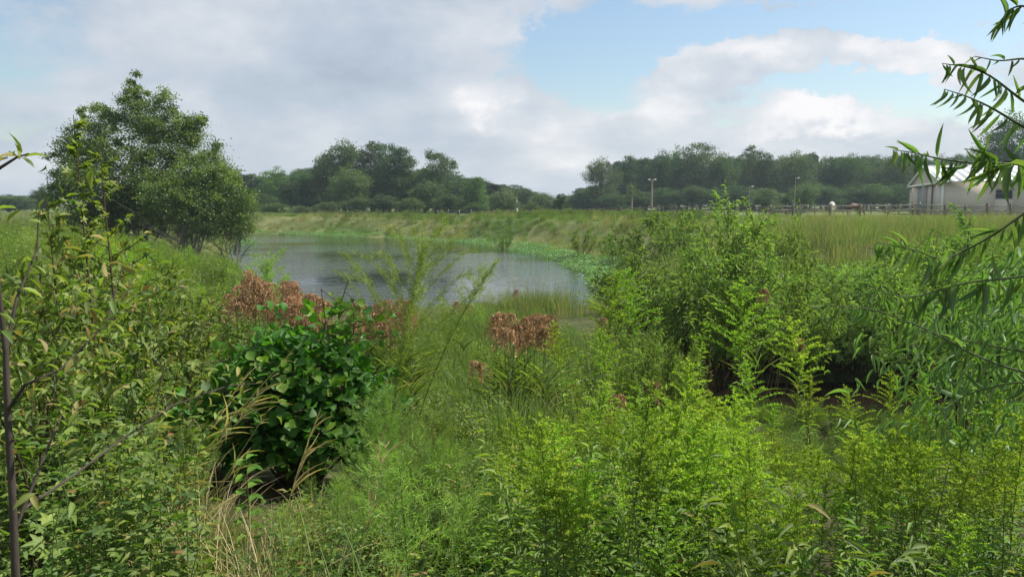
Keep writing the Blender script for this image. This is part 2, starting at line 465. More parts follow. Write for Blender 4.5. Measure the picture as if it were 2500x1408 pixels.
def palmate(lobes=5):
    V = [(0, 0, 0)]; Fc = []
    angs = np.radians(np.linspace(-115, 115, lobes)); L = [.55, .85, 1., .85, .55]
    for i, (a, l) in enumerate(zip(angs, L)):
        c, s_ = math.cos(a), math.sin(a)
        if i:
            am = (angs[i - 1] + a) / 2
            V.append((.34 * math.cos(am) + .12, .34 * math.sin(am), .03))
        V.append((l * .62 * c + .1 + .13 * s_, l * .62 * s_ - .13 * c, .02)) ; V.append((l * c + .1, l * s_, -.08)); V.append((l * .62 * c + .1 - .13 * s_, l * .62 * s_ + .13 * c, .02))
    n = len(V)
    return np.array(V, float), np.array([(0, i, i + 1) for i in range(1, n - 1)])
PALM = palmate()

def norm(a):
    return a / (np.linalg.norm(a, axis=-1, keepdims=True) + 1e-12)

def put_leaves(mb, T, P, D, L, W, tint, up=None, droop=0.0, mat=0, roll=0.6):
    """N leaves of template T at P pointing along D; L lengths, W widths"""
    V, Fc = T
    N = len(P)
    if N == 0: return
    D = norm(np.asarray(D, float))
    U = np.tile([0, 0, 1.], (N, 1)) if up is None else np.asarray(up, float)
    U = U + rng.normal(0, roll, (N, 3))
    S = norm(np.cross(D, U)); Nn = np.cross(S, D)
    L = np.broadcast_to(np.asarray(L, float), (N,)); W = np.broadcast_to(np.asarray(W, float), (N,))
    X = V[None, :, 0:1] * L[:, None, None]
    O = P[:, None] + X * D[:, None] + V[None, :, 1:2] * W[:, None, None] * S[:, None] + V[None, :, 2:3] * L[:, None, None] * Nn[:, None]
    if droop:
        O[..., 2] -= droop * (V[None, :, 0] ** 2) * L[:, None]
    Fa = (Fc[None] + (np.arange(N) * len(V))[:, None, None]).reshape(-1, Fc.shape[1])
    tt = np.repeat(np.broadcast_to(np.asarray(tint, float), (N,)), len(V))
    mb.add(O.reshape(-1, 3), Fa, tt, mat)

def rdir(n, zlo=-1, zhi=1):
    a = rng.uniform(0, 2 * np.pi, n); z = rng.uniform(zlo, zhi, n); r = np.sqrt(np.clip(1 - z * z, 0, 1))
    return np.stack([r * np.cos(a), r * np.sin(a), z], 1)

def curve(p0, p1, sag=0.0, wob=0.0, n=6):
    t = np.linspace(0, 1, n)[:, None]
    P = np.asarray(p0) * (1 - t) + np.asarray(p1) * t
    P[:, 2] += (sag * 4 * t * (1 - t))[:, 0]
    if wob:
        w = rng.normal(0, wob, (n, 3)); w[0] = 0; P = P + w * t
    return P

# ------------------------------------------------------------------ object helpers
def link(name, me, parent=None, loc=None, kind=None):
    o = bpy.data.objects.new(name, me)
    COL.objects.link(o)
    if parent is not None: o.parent = parent
    if loc is not None: o.location = loc
    if kind: o['kind'] = kind
    return o

def tag(o, label, cat, group=None):
    o['label'] = label; o['category'] = cat
    if group: o['group'] = group
    return o

def thing(name, label, cat, loc=(0, 0, 0), rz=0.0, sc=1.0, group=None):
    o = bpy.data.objects.new(name, None)
    COL.objects.link(o)
    o.empty_display_size = .1
    o.location = loc; o.rotation_euler = (0, 0, rz)
    o.scale = (sc, sc, sc) if np.isscalar(sc) else sc
    return tag(o, label, cat, group)

def place(parts, name, label, cat, x, y, rz=0.0, sc=1.0, group=None, z=None, tilt=(0, 0), sink=.03):
    """a thing standing at x, y built from shared part meshes: parts = [(part name, mesh, kind or None)]"""
    o = thing(name, label, cat, (x, y, (gz(x, y) if z is None else z) - sink), rz, sc, group)
    o.rotation_euler = (tilt[0], tilt[1], rz)
    for pn, me, kd in parts:
        link(pn, me, o, kind=kd)
    return o

def scatter(name, meshes, P, S, label=None, cat=None, rot=None, idx=None, tilt=.12):
    """uncountable growth: instances of a few plants on points, one object"""
    N = len(P)
    col = bpy.data.collections.new(name + '_pieces')
    for i, me in enumerate(meshes):
        o = bpy.data.objects.new('%s_piece_%02d' % (name, i), me)
        col.objects.link(o)
    me = bpy.data.meshes.new(name)
    me.vertices.add(N); me.vertices.foreach_set('co', np.asarray(P, np.float32).ravel())
    rz = rng.uniform(0, 2 * np.pi, N) if rot is None else rot
    Rt = np.stack([rng.normal(0, tilt, N), rng.normal(0, tilt, N), rz], 1)
    S = np.asarray(S, float)
    if S.ndim == 1: S = np.stack([S * rng.uniform(.9, 1.15, N), S * rng.uniform(.9, 1.15, N), S], 1)
    a = me.attributes.new('rot', 'FLOAT_VECTOR', 'POINT'); a.data.foreach_set('vector', Rt.astype(np.float32).ravel())
    a = me.attributes.new('scl', 'FLOAT_VECTOR', 'POINT'); a.data.foreach_set('vector', S.astype(np.float32).ravel())
    vi = rng.integers(0, len(meshes), N) if idx is None else idx
    a = me.attributes.new('vi', 'INT', 'POINT'); a.data.foreach_set('value', vi.astype(np.int32))
    ob = link(name, me)
    ob['kind'] = 'stuff'
    if label: ob['label'] = label
    if cat: ob['category'] = cat
    g = bpy.data.node_groups.new(name + '_spread', 'GeometryNodeTree')
    g.interface.new_socket('Geometry', in_out='INPUT', socket_type='NodeSocketGeometry')
    g.interface.new_socket('Geometry', in_out='OUTPUT', socket_type='NodeSocketGeometry')
    gi = g.nodes.new('NodeGroupInput'); go = g.nodes.new('NodeGroupOutput')
    ip = g.nodes.new('GeometryNodeInstanceOnPoints')
    ci = g.nodes.new('GeometryNodeCollectionInfo')
    ci.inputs['Collection'].default_value = col
    ci.inputs['Separate Children'].default_value = True
    ci.inputs['Reset Children'].default_value = True
    def named(nm, dt):
        n = g.nodes.new('GeometryNodeInputNamedAttribute'); n.data_type = dt; n.inputs['Name'].default_value = nm
        return n.outputs[0]
    g.links.new(gi.outputs[0], ip.inputs['Points'])
    g.links.new(ci.outputs[0], ip.inputs['Instance'])
    ip.inputs['Pick Instance'].default_value = True
    g.links.new(named('vi', 'INT'), ip.inputs['Instance Index'])
    g.links.new(named('rot', 'FLOAT_VECTOR'), ip.inputs['Rotation'])
    g.links.new(named('scl', 'FLOAT_VECTOR'), ip.inputs['Scale'])
    g.links.new(ip.outputs[0], go.inputs[0])
    md = ob.modifiers.new('spread', 'NODES'); md.node_group = g
    return ob

# upper outline of the near growth (picture row against picture column), used only to keep plants from growing too tall
E_U = [-200, 0, 200, 400, 560, 600, 640, 760, 850, 1000, 1100, 1180, 1300, 1380, 1450, 1500, 1560, 1650, 1750, 1900, 2100, 2300, 2500, 2800]
E_V = [490, 500, 545, 592, 625, 670, 705, 765, 775, 775, 745, 725, 745, 775, 800, 730, 700, 690, 670, 640, 610, 575, 540, 530]
N_U = [-200, 0, 250, 420, 520, 900, 1000, 1150, 1290, 1400, 1600, 1750, 1880, 2000, 2150, 2300, 2420, 2500, 2800]
N_V = [640, 700, 860, 1020, 1200, 1130, 1060, 1070, 1045, 1010, 985, 1010, 1090, 1100, 1110, 1085, 1050, 1010, 980]

def area(u0, u1, d0, d1, dens, wgap=.25):
    """random points per square metre in a wedge of ground between two columns and two depths"""
    xa = min((u0 - 1250) / F * d0, (u0 - 1250) / F * d1); xb = max((u1 - 1250) / F * d0, (u1 - 1250) / F * d1)
    n = int(dens * (xb - xa) * (d1 - d0))
    x = rng.uniform(xa, xb, n); y = rng.uniform(d0, d1, n)
    u = col_u(x, y)
    k = (u >= u0) & (u <= u1) & (water_d(x, y) > wgap)
    return x[k], y[k]

def grow(name, meshes, H, pts, s0, s1, label=None, cat=None, env='far', sink=.02, tilt=.12, clump=None, fade=None, patch=None, **kw):
    x, y = pts
    if clump is not None:                                   # thin out in patches
        q = np.sin(x * clump + 1.1) * np.cos(y * clump * .8 + .4) + .6 * np.sin(x * clump * 2.3 + y * clump * 1.9)
        k = rng.uniform(-1.3, 1.3, len(x)) < q + .5
        x, y = x[k], y[k]
    z = ground(x, y)
    s = rng.uniform(s0, s1, len(x))
    if patch is not None and 'idx' not in kw:
        q = np.sin(x * patch + .7 * np.sin(y * patch * 1.3)) * np.cos(y * patch * .7 + 1) + .5 * np.sin(x * patch * 2.7 + y * patch * 1.7) + rng.normal(0, .35, len(x))
        hf = len(meshes) // 2; vi0 = rng.integers(0, hf, len(x)) + np.where(q > 0, hf, 0)
    if fade is not None: s = s * np.interp(y, *fade)
    u = col_u(x, y)
    if env == 'far': top = ray_z(np.interp(u, E_U, E_V), y)
    elif env == 'near': top = ray_z(np.interp(u, N_U, N_V), y)
    else: top = np.full(len(x), 1e9)
    mx = (top - z) / H * rng.uniform(.82, 1.08, len(x))
    s = np.minimum(s, mx)
    k = s > s0 * (.45 if fade is None else .1)
    P = np.stack([x, y, z - sink], 1)[k]
    if patch is not None: kw['idx'] = vi0[k]
    return scatter(name, meshes, P, s[k], label, cat, tilt=tilt, **kw)

# ------------------------------------------------------------------ the land
def build_ground():
    def axis(parts):
        a = np.concatenate([np.arange(p, q, s) for p, q, s in parts] + [[parts[-1][1]]])
        return a
    xs = axis([(-1500, -300, 150), (-300, -100, 20), (-100, -36, 4), (-36, -12, .8), (-12, 12, .4), (12, 36, .9), (36, 100, 4), (100, 300, 20), (300, 1500, 150)])
    ys = axis([(-1500, -100, 175), (-100, -10, 10), (-10, 0, 1), (0, 30, .4), (30, 100, .8), (100, 140, 3), (140, 300, 16), (300, 1500, 120)])
    X, Y = np.meshgrid(xs, ys)
    Z = ground(X, Y)
    near = (np.hypot(X, Y) < 60)
    Z = Z + near * rng.normal(0, .012, Z.shape)
    V = np.stack([X, Y, Z], -1).reshape(-1, 3)
    ny, nx = X.shape
    i = (np.arange(ny - 1)[:, None] * nx + np.arange(nx - 1)[None]).ravel()
    Fq = np.stack([i, i + 1, i + nx + 1, i + nx], 1)
    mb = MB(); mb.add(V, Fq)
    m = new_mat('soil_and_thatch')
    tc = nd(m, 'ShaderNodeTexCoord')
    n1 = nd(m, 'ShaderNodeTexNoise'); n1.inputs['Scale'].default_value = 3.0; n1.inputs['Detail'].default_value = 10; n1.inputs['Roughness'].default_value = .7
    n2 = nd(m, 'ShaderNodeTexNoise'); n2.inputs['Scale'].default_value = .12; n2.inputs['Detail'].default_value = 4
    lk(m, tc.outputs['Object'], n1.inputs['Vector']); lk(m, tc.outputs['Object'], n2.inputs['Vector'])
    r1 = nd(m, 'ShaderNodeValToRGB')
    e = r1.color_ramp.elements
    e[0].position = .35; e[0].color = (.022, .024, .012, 1)
    e[1].position = .70; e[1].color = (.11, .085, .045, 1)
    q = e.new(.5); q.color = (.045, .055, .020, 1)
    r2 = nd(m, 'ShaderNodeValToRGB')
    e = r2.color_ramp.elements
    e[0].position = .40; e[0].color = (.075, .12, .034, 1)
    e[1].position = .66; e[1].color = (.15, .16, .06, 1)
    lk(m, n1.outputs['Fac'], r1.inputs[0]); lk(m, n2.outputs['Fac'], r2.inputs[0])
    # grassy away from the wet low ground: by real height above the water
    gm = nd(m, 'ShaderNodeSeparateXYZ'); lk(m, tc.outputs['Object'], gm.inputs[0])
    mr = nd(m, 'ShaderNodeMapRange'); mr.inputs['From Min'].default_value = -.1; mr.inputs['From Max'].default_value = .25
    lk(m, gm.outputs[2], mr.inputs['Value'])
    mr2 = nd(m, 'ShaderNodeMapRange'); mr2.inputs['From Min'].default_value = 16; mr2.inputs['From Max'].default_value = 40
    lk(m, gm.outputs[1], mr2.inputs['Value'])
    mx = nd(m, 'ShaderNodeMix', data_type='RGBA')
    lk(m, mr2.outputs[0], mx.inputs['Factor']); lk(m, r1.outputs[0], mx.inputs[6]); lk(m, r2.outputs[0], mx.inputs[7])
    b = nd(m, 'ShaderNodeBsdfPrincipled'); b.inputs['Roughness'].default_value = .95; b.inputs['Specular IOR Level'].default_value = .15
    lk(m, mx.outputs[2], b.inputs['Base Color'])
    bp = nd(m, 'ShaderNodeBump'); bp.inputs['Strength'].default_value = .8; bp.inputs['Distance'].default_value = .05
    lk(m, n1.outputs['Fac'], bp.inputs['Height']); lk(m, bp.outputs[0], b.inputs['Normal'])
    o = nd(m, 'ShaderNodeOutputMaterial'); lk(m, b.outputs[0], o.inputs['Surface'])
    link('ground', mb.mesh('ground', m, True), kind='structure')
build_ground()

def water_mat(name, deep, bump, big, small, rough=.05):
    m = new_mat(name)
    tc = nd(m, 'ShaderNodeTexCoord')
    mp = nd(m, 'ShaderNodeMapping'); mp.inputs['Scale'].default_value = (.45, 1.3, 1); mp.inputs['Rotation'].default_value = (0, 0, R(12))
    lk(m, tc.outputs['Object'], mp.inputs[0])
    n1 = nd(m, 'ShaderNodeTexNoise'); n1.inputs['Scale'].default_value = big; n1.inputs['Detail'].default_value = 3; n1.inputs['Roughness'].default_value = .5; n1.inputs['Distortion'].default_value = .4
    n2 = nd(m, 'ShaderNodeTexNoise'); n2.inputs['Scale'].default_value = small; n2.inputs['Detail'].default_value = 2
    n3 = nd(m, 'ShaderNodeTexNoise'); n3.inputs['Scale'].default_value = .09; n3.inputs['Detail'].default_value = 2
    for n in (n1, n2): lk(m, mp.outputs[0], n.inputs['Vector'])
    lk(m, tc.outputs['Object'], n3.inputs['Vector'])
    mr = nd(m, 'ShaderNodeMapRange'); mr.inputs['From Min'].default_value = .38; mr.inputs['From Max'].default_value = .6
    mr.inputs['To Min'].default_value = .2; mr.inputs['To Max'].default_value = 1.0
    lk(m, n3.outputs['Fac'], mr.inputs['Value'])
    ad = nd(m, 'ShaderNodeMath', operation='MULTIPLY_ADD'); ad.inputs[1].default_value = .35
    lk(m, n2.outputs['Fac'], ad.inputs[0]); lk(m, n1.outputs['Fac'], ad.inputs[2])
    bp = nd(m, 'ShaderNodeBump'); bp.inputs['Distance'].default_value = bump
    lk(m, mr.outputs[0], bp.inputs['Strength']); lk(m, ad.outputs[0], bp.inputs['Height'])
    b = nd(m, 'ShaderNodeBsdfPrincipled'); b.inputs['Base Color'].default_value = (*deep, 1)
    b.inputs['Roughness'].default_value = rough; b.inputs['IOR'].default_value = 1.40
    lk(m, bp.outputs[0], b.inputs['Normal'])
    o = nd(m, 'ShaderNodeOutputMaterial'); lk(m, b.outputs[0], o.inputs['Surface'])
    return m

def offset_poly(poly, d):
    c = poly.mean(0); out = []
    n = len(poly)
    for i in range(n):
        e = poly[(i + 1) % n] - poly[i - 1]; nn = np.array([e[1], -e[0]]); nn /= np.linalg.norm(nn)
        p = poly[i] + nn * d
        if sdist(poly, p[:1], p[1:])[0] < 0: p = poly[i] - nn * d
        out.append(p)
    return np.array(out)

for nm, poly, mat in (('pond_water', offset_poly(POND, .6), water_mat('pond_surface', (.012, .015, .010), .05, 2.0, 6, .03)),
                      ('pool_water', offset_poly(POOL, .15), water_mat('muddy_pool_surface', (.014, .010, .007), .006, 3.0, 8, .06))):
    me = bpy.data.meshes.new(nm)
    me.from_pydata([(p[0], p[1], WATER_Z) for p in poly], [], [tuple(range(len(poly)))])
    me.update()
    if me.polygons[0].normal.z < 0: me.flip_normals()
    me.materials.append(mat)
    link(nm, me, kind='structure')

# ------------------------------------------------------------------ plants: shared meshes
def tuft(n, h, w, spread, lean=.5, mat='grass', straw=0.0, seeds=0, seg=4, rad=.18, droop=.5, tmul=1.0):
    """a clump of arching blades"""
    mb = MB()
    a = rng.uniform(0, 2 * np.pi, n); r = rad * np.sqrt(rng.uniform(0, 1, n))
    base = np.stack([r * np.cos(a), r * np.sin(a), np.zeros(n)], 1)
    a2 = a + rng.normal(0, .7, n)
    H = h * rng.uniform(.5, 1.0, n); le = rng.uniform(.1, 1, n) * lean * spread
    t = np.linspace(0, 1, seg + 1)
    out = np.stack([np.cos(a2), np.sin(a2), np.zeros(n)], 1)
    side = np.stack([-np.sin(a2), np.cos(a2), np.zeros(n)], 1)
    tw = rng.normal(0, .8, n); side = side * np.cos(tw)[:, None] + out * np.sin(tw)[:, None]
    up = H[:, None] * (t[None] - droop * (le / max(spread, .01))[:, None] * t[None] ** 2.5)
    ou = (le * H / h)[:, None] * t[None] ** 1.8 * h
    C = base[:, None] + out[:, None] * ou[..., None]; C[..., 2] += up
    wd = w * rng.uniform(.6, 1.2, n)[:, None] * np.where(t < .99, 1 - .75 * t ** 1.5, .08)[None]
    Vv = np.stack([C - side[:, None] * wd[..., None] / 2, C + side[:, None] * wd[..., None] / 2], 2)   # n, seg+1, 2, 3
    k = seg + 1
    i = np.arange(seg) * 2
    Fc = np.stack([i, i + 1, i + 3, i + 2], 1)
    Fa = (Fc[None] + (np.arange(n) * 2 * k)[:, None, None]).reshape(-1, 4)
    tt = rng.uniform(0, .85, n) * tmul
    s = rng.uniform(0, 1, n) < straw; tt[s] = rng.uniform(.88, 1, s.sum())
    mb.add(Vv.reshape(-1, 3), Fa, np.repeat(tt, 2 * k))
    if seeds:
        for j in rng.choice(n, seeds, replace=False):
            p0 = C[j, 0]; hh = h * rng.uniform(1.1, 1.5)
            o_ = out[j] * rng.uniform(.02, .25) * h
            P = np.array([p0, p0 + o_ * .3 + [0, 0, hh * .5], p0 + o_ + [0, 0, hh]])
            mb.tube(P, [.0022, .0018, .001], 3, .93, cap=False)
            m = 14
            q = rng.uniform(.72, 1.0, m)
            base_ = p0 + o_[None] * q[:, None] ** 1.5 + np.stack([0 * q, 0 * q, hh * q], 1)
            put_leaves(mb, DIA, base_, rdir(m, .1, .9), rng.uniform(.015, .035, m), .006, rng.uniform(.8, 1, m))
    return mb.mesh('tuft', mat)

def goldenrod(h=1.3, leaves=70, plume=True, L0=.105, nb=24, leafT=LANCE_S, seg=7, lm='golden', branches=0):
    """a leafy stem with an arching, budding plume; returns stem, leaves, plume meshes"""
    bend = rng.normal(0, .05, 2) * h
    t = np.linspace(0, 1, seg)
    P = np.stack([bend[0] * t ** 2, bend[1] * t ** 2, h * t], 1)
    st = MB(); st.tube(P, .0045 - .0032 * t, 4, .4)
    lf = MB()
    q = np.linspace(.08, .97 if not plume else .80, leaves)
    ph = np.arange(leaves) * 2.39996 + rng.normal(0, .3, leaves)
    base = np.stack([bend[0] * q ** 2, bend[1] * q ** 2, h * q], 1)
    el = rng.uniform(.15, .75, leaves)
    D = np.stack([np.cos(ph) * np.cos(el), np.sin(ph) * np.cos(el), np.sin(el)], 1)
    L = L0 * np.clip(1.1 - .62 * q, .3, 1) * rng.uniform(.75, 1.15, leaves) * np.clip(q * 6, .5, 1)
    tint = rng.uniform(.15, .8, leaves) + .15 * q; bad = rng.uniform(0, 1, leaves) < .05 * (1 - q) * 2
    tint = np.where(bad, rng.uniform(.9, 1, leaves), np.clip(tint, 0, .88))
    put_leaves(lf, leafT, base, D, L, L * .21, tint, droop=.25, roll=.25)
    extra = []
    for _ in range(branches):                                     # leafy side shoots
        b = rng.uniform(.35, .75); a = rng.uniform(0, 6.28); l = h * rng.uniform(.12, .25)
        p0 = np.array([bend[0] * b * b, bend[1] * b * b, h * b]); p1 = p0 + [math.cos(a) * l * .5, math.sin(a) * l * .5, l]
        st.tube(curve(p0, p1, 0, .0, 4), [.002, .0018, .0012, .0008], 3, .5)
        m = 14; s = np.linspace(.1, 1, m)[:, None]; bb = p0 * (1 - s) + p1 * s
        put_leaves(lf, leafT, bb, rdir(m, .1, .8), L0 * .45, L0 * .1, rng.uniform(.3, .9, m), roll=.3)
    pl = None
    if plume:
        pl = MB()
        for i in range(nb):
            b = .70 + .30 * (i / nb) ** .9
            a = i * 2.39996 + rng.normal(0, .25)
            l = h * .21 * (1 - (b - .70) / .30 * .82) * rng.uniform(.7, 1.15)
            p0 = np.array([bend[0] * b * b, bend[1] * b * b, h * b])
            m = max(4, int(l / .012)); s = np.linspace(0, 1, m)
            out = np.array([math.cos(a), math.sin(a)])
            C = np.stack([p0[0] + out[0] * l * s * .8, p0[1] + out[1] * l * s * .8, p0[2] + l * (.75 * s - .35 * s * s)], 1)
            pl.tube(C[::max(1, m // 4)] if m > 4 else C, .0012, 3, .3, cap=False)
            n = m * 4
            c = np.repeat(C, 4, 0) + rng.normal(0, .0022, (n, 3))
            d = rdir(n, .1, 1) + np.array([out[0], out[1], .4]) * .5
            put_leaves(pl, DIA, c, d, rng.uniform(.012, .024, n), rng.uniform(.006, .010, n), np.clip(rng.normal(.45, .25, n), 0, 1))
        n = 40
        q = rng.uniform(.9, 1.02, n)
        c = np.stack([bend[0] * q ** 2, bend[1] * q ** 2, h * q], 1)
        put_leaves(pl, DIA, c, rdir(n, .2, 1), .017, .008, np.clip(rng.normal(.6, .25, n), 0, 1))
    return st.mesh('stem', 'stalk'), lf.mesh('leaves', lm), (pl.mesh('plume', 'plume') if pl else None)

def join_meshes(name, meshes, xf=None):
    """several part meshes into one shared piece, for the uncountable mass"""
    import bmesh
    bm = bmesh.new(); mats = []
    me = bpy.data.meshes.new(name)
    allv = []; allt = []; loops = []; cnts = []; mi = []; off = 0
    for k, m in enumerate(meshes):
        nv = len(m.vertices); v = np.empty(nv * 3, np.float32); m.vertices.foreach_get('co', v); v = v.reshape(-1, 3)
        if xf: v = v @ np.array(xf[k][0]).T + np.array(xf[k][1])
        t = np.empty(nv, np.float32); m.attributes['tint'].data.foreach_get('value', t)
        l = np.empty(len(m.loops), np.int32); m.loops.foreach_get('vertex_index', l)
        c = np.empty(len(m.polygons), np.int32); m.polygons.foreach_get('loop_total', c)
        q = np.empty(len(m.polygons), np.int32); m.polygons.foreach_get('material_index', q)
        mm = []
        for x in m.materials:
            if x not in mats: mats.append(x)
            mm.append(mats.index(x))
        allv.append(v); allt.append(t); loops.append(l + off); cnts.append(c); mi.append(np.array(mm, np.int32)[q]); off += nv
    bm.free()
    V = np.concatenate(allv); me.vertices.add(len(V)); me.vertices.foreach_set('co', V.astype(np.float32).ravel())
    L = np.concatenate(loops); me.loops.add(len(L)); me.loops.foreach_set('vertex_index', L)
    C = np.concatenate(cnts); me.polygons.add(len(C))
    me.polygons.foreach_set('loop_start', np.concatenate([[0], np.cumsum(C)[:-1]]).astype(np.int32))
    me.polygons.foreach_set('material_index', np.concatenate(mi))
    a = me.attributes.new('tint', 'FLOAT', 'POINT'); a.data.foreach_set('value', np.concatenate(allt))
    for m in mats: me.materials.append(m)
    me.update(calc_edges=True)
    return me

def fennel(h=1.6, n=1500, nb=26, bend=.15, wid=.16, dark=False):
    """dogfennel: a dark stem, rising branches and thread-like leaves"""
    t = np.linspace(0, 1, 9)
    P = np.stack([bend * h * t ** 1.6, 0 * t, h * t * (1 - .25 * abs(bend) * t)], 1)
    st = MB(); st.tube(P, .005 - .004 * t, 5, .1)
    pl = MB(); pp = []; dd = []
    for i in range(nb):
        b = .42 + .55 * i / nb; a = i * 2.4 + rng.normal(0, .3)
        p0 = np.array([np.interp(b, t, P[:, k]) for k in range(3)])
        l = h * wid * (1.25 - b) * 2.0 * rng.uniform(.7, 1.2)
        p1 = p0 + np.array([math.cos(a) * l * .75, math.sin(a) * l * .75, l * .85])
        C = curve(p0, p1, .14 * l, .02 * l, 7); pl.tube(C, .0011, 3, .3, cap=False)
        m = int(n / nb * (1.35 - b) * 1.6); s = rng.uniform(.05, 1, m)
        q_ = np.stack([np.interp(s, np.linspace(0, 1, 7), C[:, k]) for k in range(3)], 1)
        pp.append(q_ + rng.normal(0, .012, (m, 3))); dd.append(norm(p1 - p0)[None] * .7 + rng.normal(0, .42, (m, 3)) + [0, 0, .05])
    m = n // 5; b = rng.uniform(.35, 1, m)
    pp.append(np.stack([np.interp(b, t, P[:, k]) for k in range(3)], 1)); dd.append(rdir(m, 0, 1))
    pp = np.concatenate(pp); dd = np.concatenate(dd); N = len(pp)
    put_leaves(pl, (np.array([(0, 0, 0), (.5, .5, .05), (1, 0, -.08)]), np.array([(0, 1, 2)])), pp, dd, rng.uniform(.02, .055, N), .0024, rng.uniform(0, 1, N))
    return st.mesh('stem', 'stalk' if not dark else 'drystalk'), pl.mesh('foliage', 'fennel')

def bulrush(h=1.4, heads=9, blades=14):
    """woolgrass: a stiff stalk that ends in a drooping brown head"""
    bend = rng.normal(0, .04, 2)
    t = np.linspace(0, 1, 5)
    P = np.stack([bend[0] * t ** 2, bend[1] * t ** 2, h * t], 1)
    st = MB(); st.tube(P, .0035 - .0018 * t, 4, .55)
    hd = MB()
    top = P[-1]
    for i in range(heads):
        a = rng.uniform(0, 6.28); l = rng.uniform(.045, .13); out = np.array([math.cos(a), math.sin(a), 0])
        s = np.linspace(0, 1, 5)
        C = top + out[None] * (l * .75 * s)[:, None] ; C[:, 2] += l * (.75 * s - 1.5 * s * s)
        hd.tube(C, .0009, 3, .3, cap=False)
        n = 46; q = np.clip(rng.uniform(.25, 1.15, n), 0, 1.1)
        c = np.stack([np.interp(q, s, C[:, k]) for k in range(3)], 1) + rng.normal(0, .006, (n, 3))
        c[:, 2] -= np.maximum(q - .5, 0) * rng.uniform(0, .12, n)
        put_leaves(hd, DIA, c, np.array([0, 0, -1.]) + rng.normal(0, .35, (n, 3)), rng.uniform(.014, .024, n), .010, np.clip(rng.normal(.6, .25, n), 0, 1))
    bl = MB()
    n = blades; a = rng.uniform(0, 6.28, n); b = rng.uniform(.02, .55, n)
    c = np.stack([bend[0] * b ** 2, bend[1] * b ** 2, h * b], 1)
    put_leaves(bl, strip_leaf([.4, .5, .4, .25, 0], .55, .1), c, np.stack([np.cos(a) * .5, np.sin(a) * .5, np.full(n, .9)], 1), rng.uniform(.3, .55, n), .009, rng.uniform(.2, .98, n), roll=.2)
    return st.mesh('stalk', 'stalk'), hd.mesh('seed_head', 'brownhead'), bl.mesh('blades', 'marsh')

def bushy(h, w, stems, nl, T, L, W, mat, droop=.2, base=.15, up=.5, twig='drystalk', cone=.0, tint=(0, .9), bad=.03, thick=.008, lo=.22):
    """many-stemmed shrub: stems fan out, leaves sit along side twigs; returns twigs, leaves"""
    tw = MB(); lf = MB(); pp = []; dd = []
    per = nl // stems
    for i in range(stems):
        a = i * 2.4 + rng.normal(0, .3); rr = w / 2 * (math.sqrt(rng.uniform(.02, 1)) if not cone else rng.uniform(.05, 1))
        hh = h * (1 - (.35 + cone) * (rr / (w / 2)) ** (1.5 if not cone else 1.0)) * rng.uniform(.88, 1.02)
        p0 = np.array([math.cos(a), math.sin(a), 0]) * rng.uniform(0, base)
        p1 = np.array([math.cos(a) * rr, math.sin(a) * rr, hh])
        C = curve(p0, p1, 0, .03 * h, 7)
        C[1:-1, :2] += (np.array([math.cos(a), math.sin(a)]) * rr * .15)
        s = np.linspace(0, 1, 7)
        tw.tube(C, thick * (1 - .85 * s), 4, rng.uniform(0, 1))
        ns = max(3, per // 14)
        b = rng.uniform(lo, 1, ns) ** .9
        for bb in b:
            q = np.array([np.interp(bb, s, C[:, k]) for k in range(3)])
            l = h * rng.uniform(.10, .24) * (1.25 - .6 * bb)
            d = rdir(1, -.1, .9)[0]; d[:2] += np.array([math.cos(a), math.sin(a)]) * .4; d[2] += up; d = d / np.linalg.norm(d)
            e = q + d * l
            tw.tube(np.array([q, (q + e) / 2 + [0, 0, .02 * l], e]), [thick * .3, thick * .22, thick * .1], 3, .5, cap=False)
            m = per // ns
            ss = rng.uniform(.1, 1, m)[:, None]
            pp.append(q * (1 - ss) + e * ss); dd.append(d[None] * .8 + rng.normal(0, .6, (m, 3)) + [0, 0, .15])
    pp = np.concatenate(pp); dd = np.concatenate(dd); N = len(pp)
    dd[:, 2] -= droop
    tt = rng.uniform(tint[0], tint[1], N); k = rng.uniform(0, 1, N) < bad; tt[k] = rng.uniform(.93, 1, k.sum())
    put_leaves(lf, T, pp, dd, L * rng.uniform(.65, 1.2, N), W * rng.uniform(.7, 1.2, N), tt, droop=.15, roll=.6)
    return tw.mesh('twigs', twig), lf.mesh('leaves', mat), (pp, dd)

def forb(h=.7, stems=5, mat='forb', L=.06, W=.028, per=26, T=DIA, spread=.25):
    mb = MB(); st = []
    for i in range(stems):
        a = rng.uniform(0, 6.28); r = spread * rng.uniform(.1, 1); hh = h * rng.uniform(.55, 1)
        p0 = np.array([math.cos(a) * r * .3, math.sin(a) * r * .3, 0]); p1 = np.array([math.cos(a) * r, math.sin(a) * r, hh])
        C = curve(p0, p1, 0, .02, 5); mb.tube(C, [.003, .0026, .002, .0015, .0008], 3, .2, cap=False)
        s = rng.uniform(.12, 1, per); q = np.stack([np.interp(s, np.linspace(0, 1, 5), C[:, k]) for k in range(3)], 1)
        off = rdir(per, -.2, .6); q = q + off * rng.uniform(0, .05, per)[:, None]
        tt = rng.uniform(0, .88, per); k = rng.uniform(0, 1, per) < .04; tt[k] = rng.uniform(.92, 1, k.sum())
        put_leaves(mb, T, q, off + [0, 0, .15], L * rng.uniform(.6, 1.2, per), W * rng.uniform(.7, 1.2, per), tt, droop=.2, roll=.35)
    return mb.mesh('forb', mat)

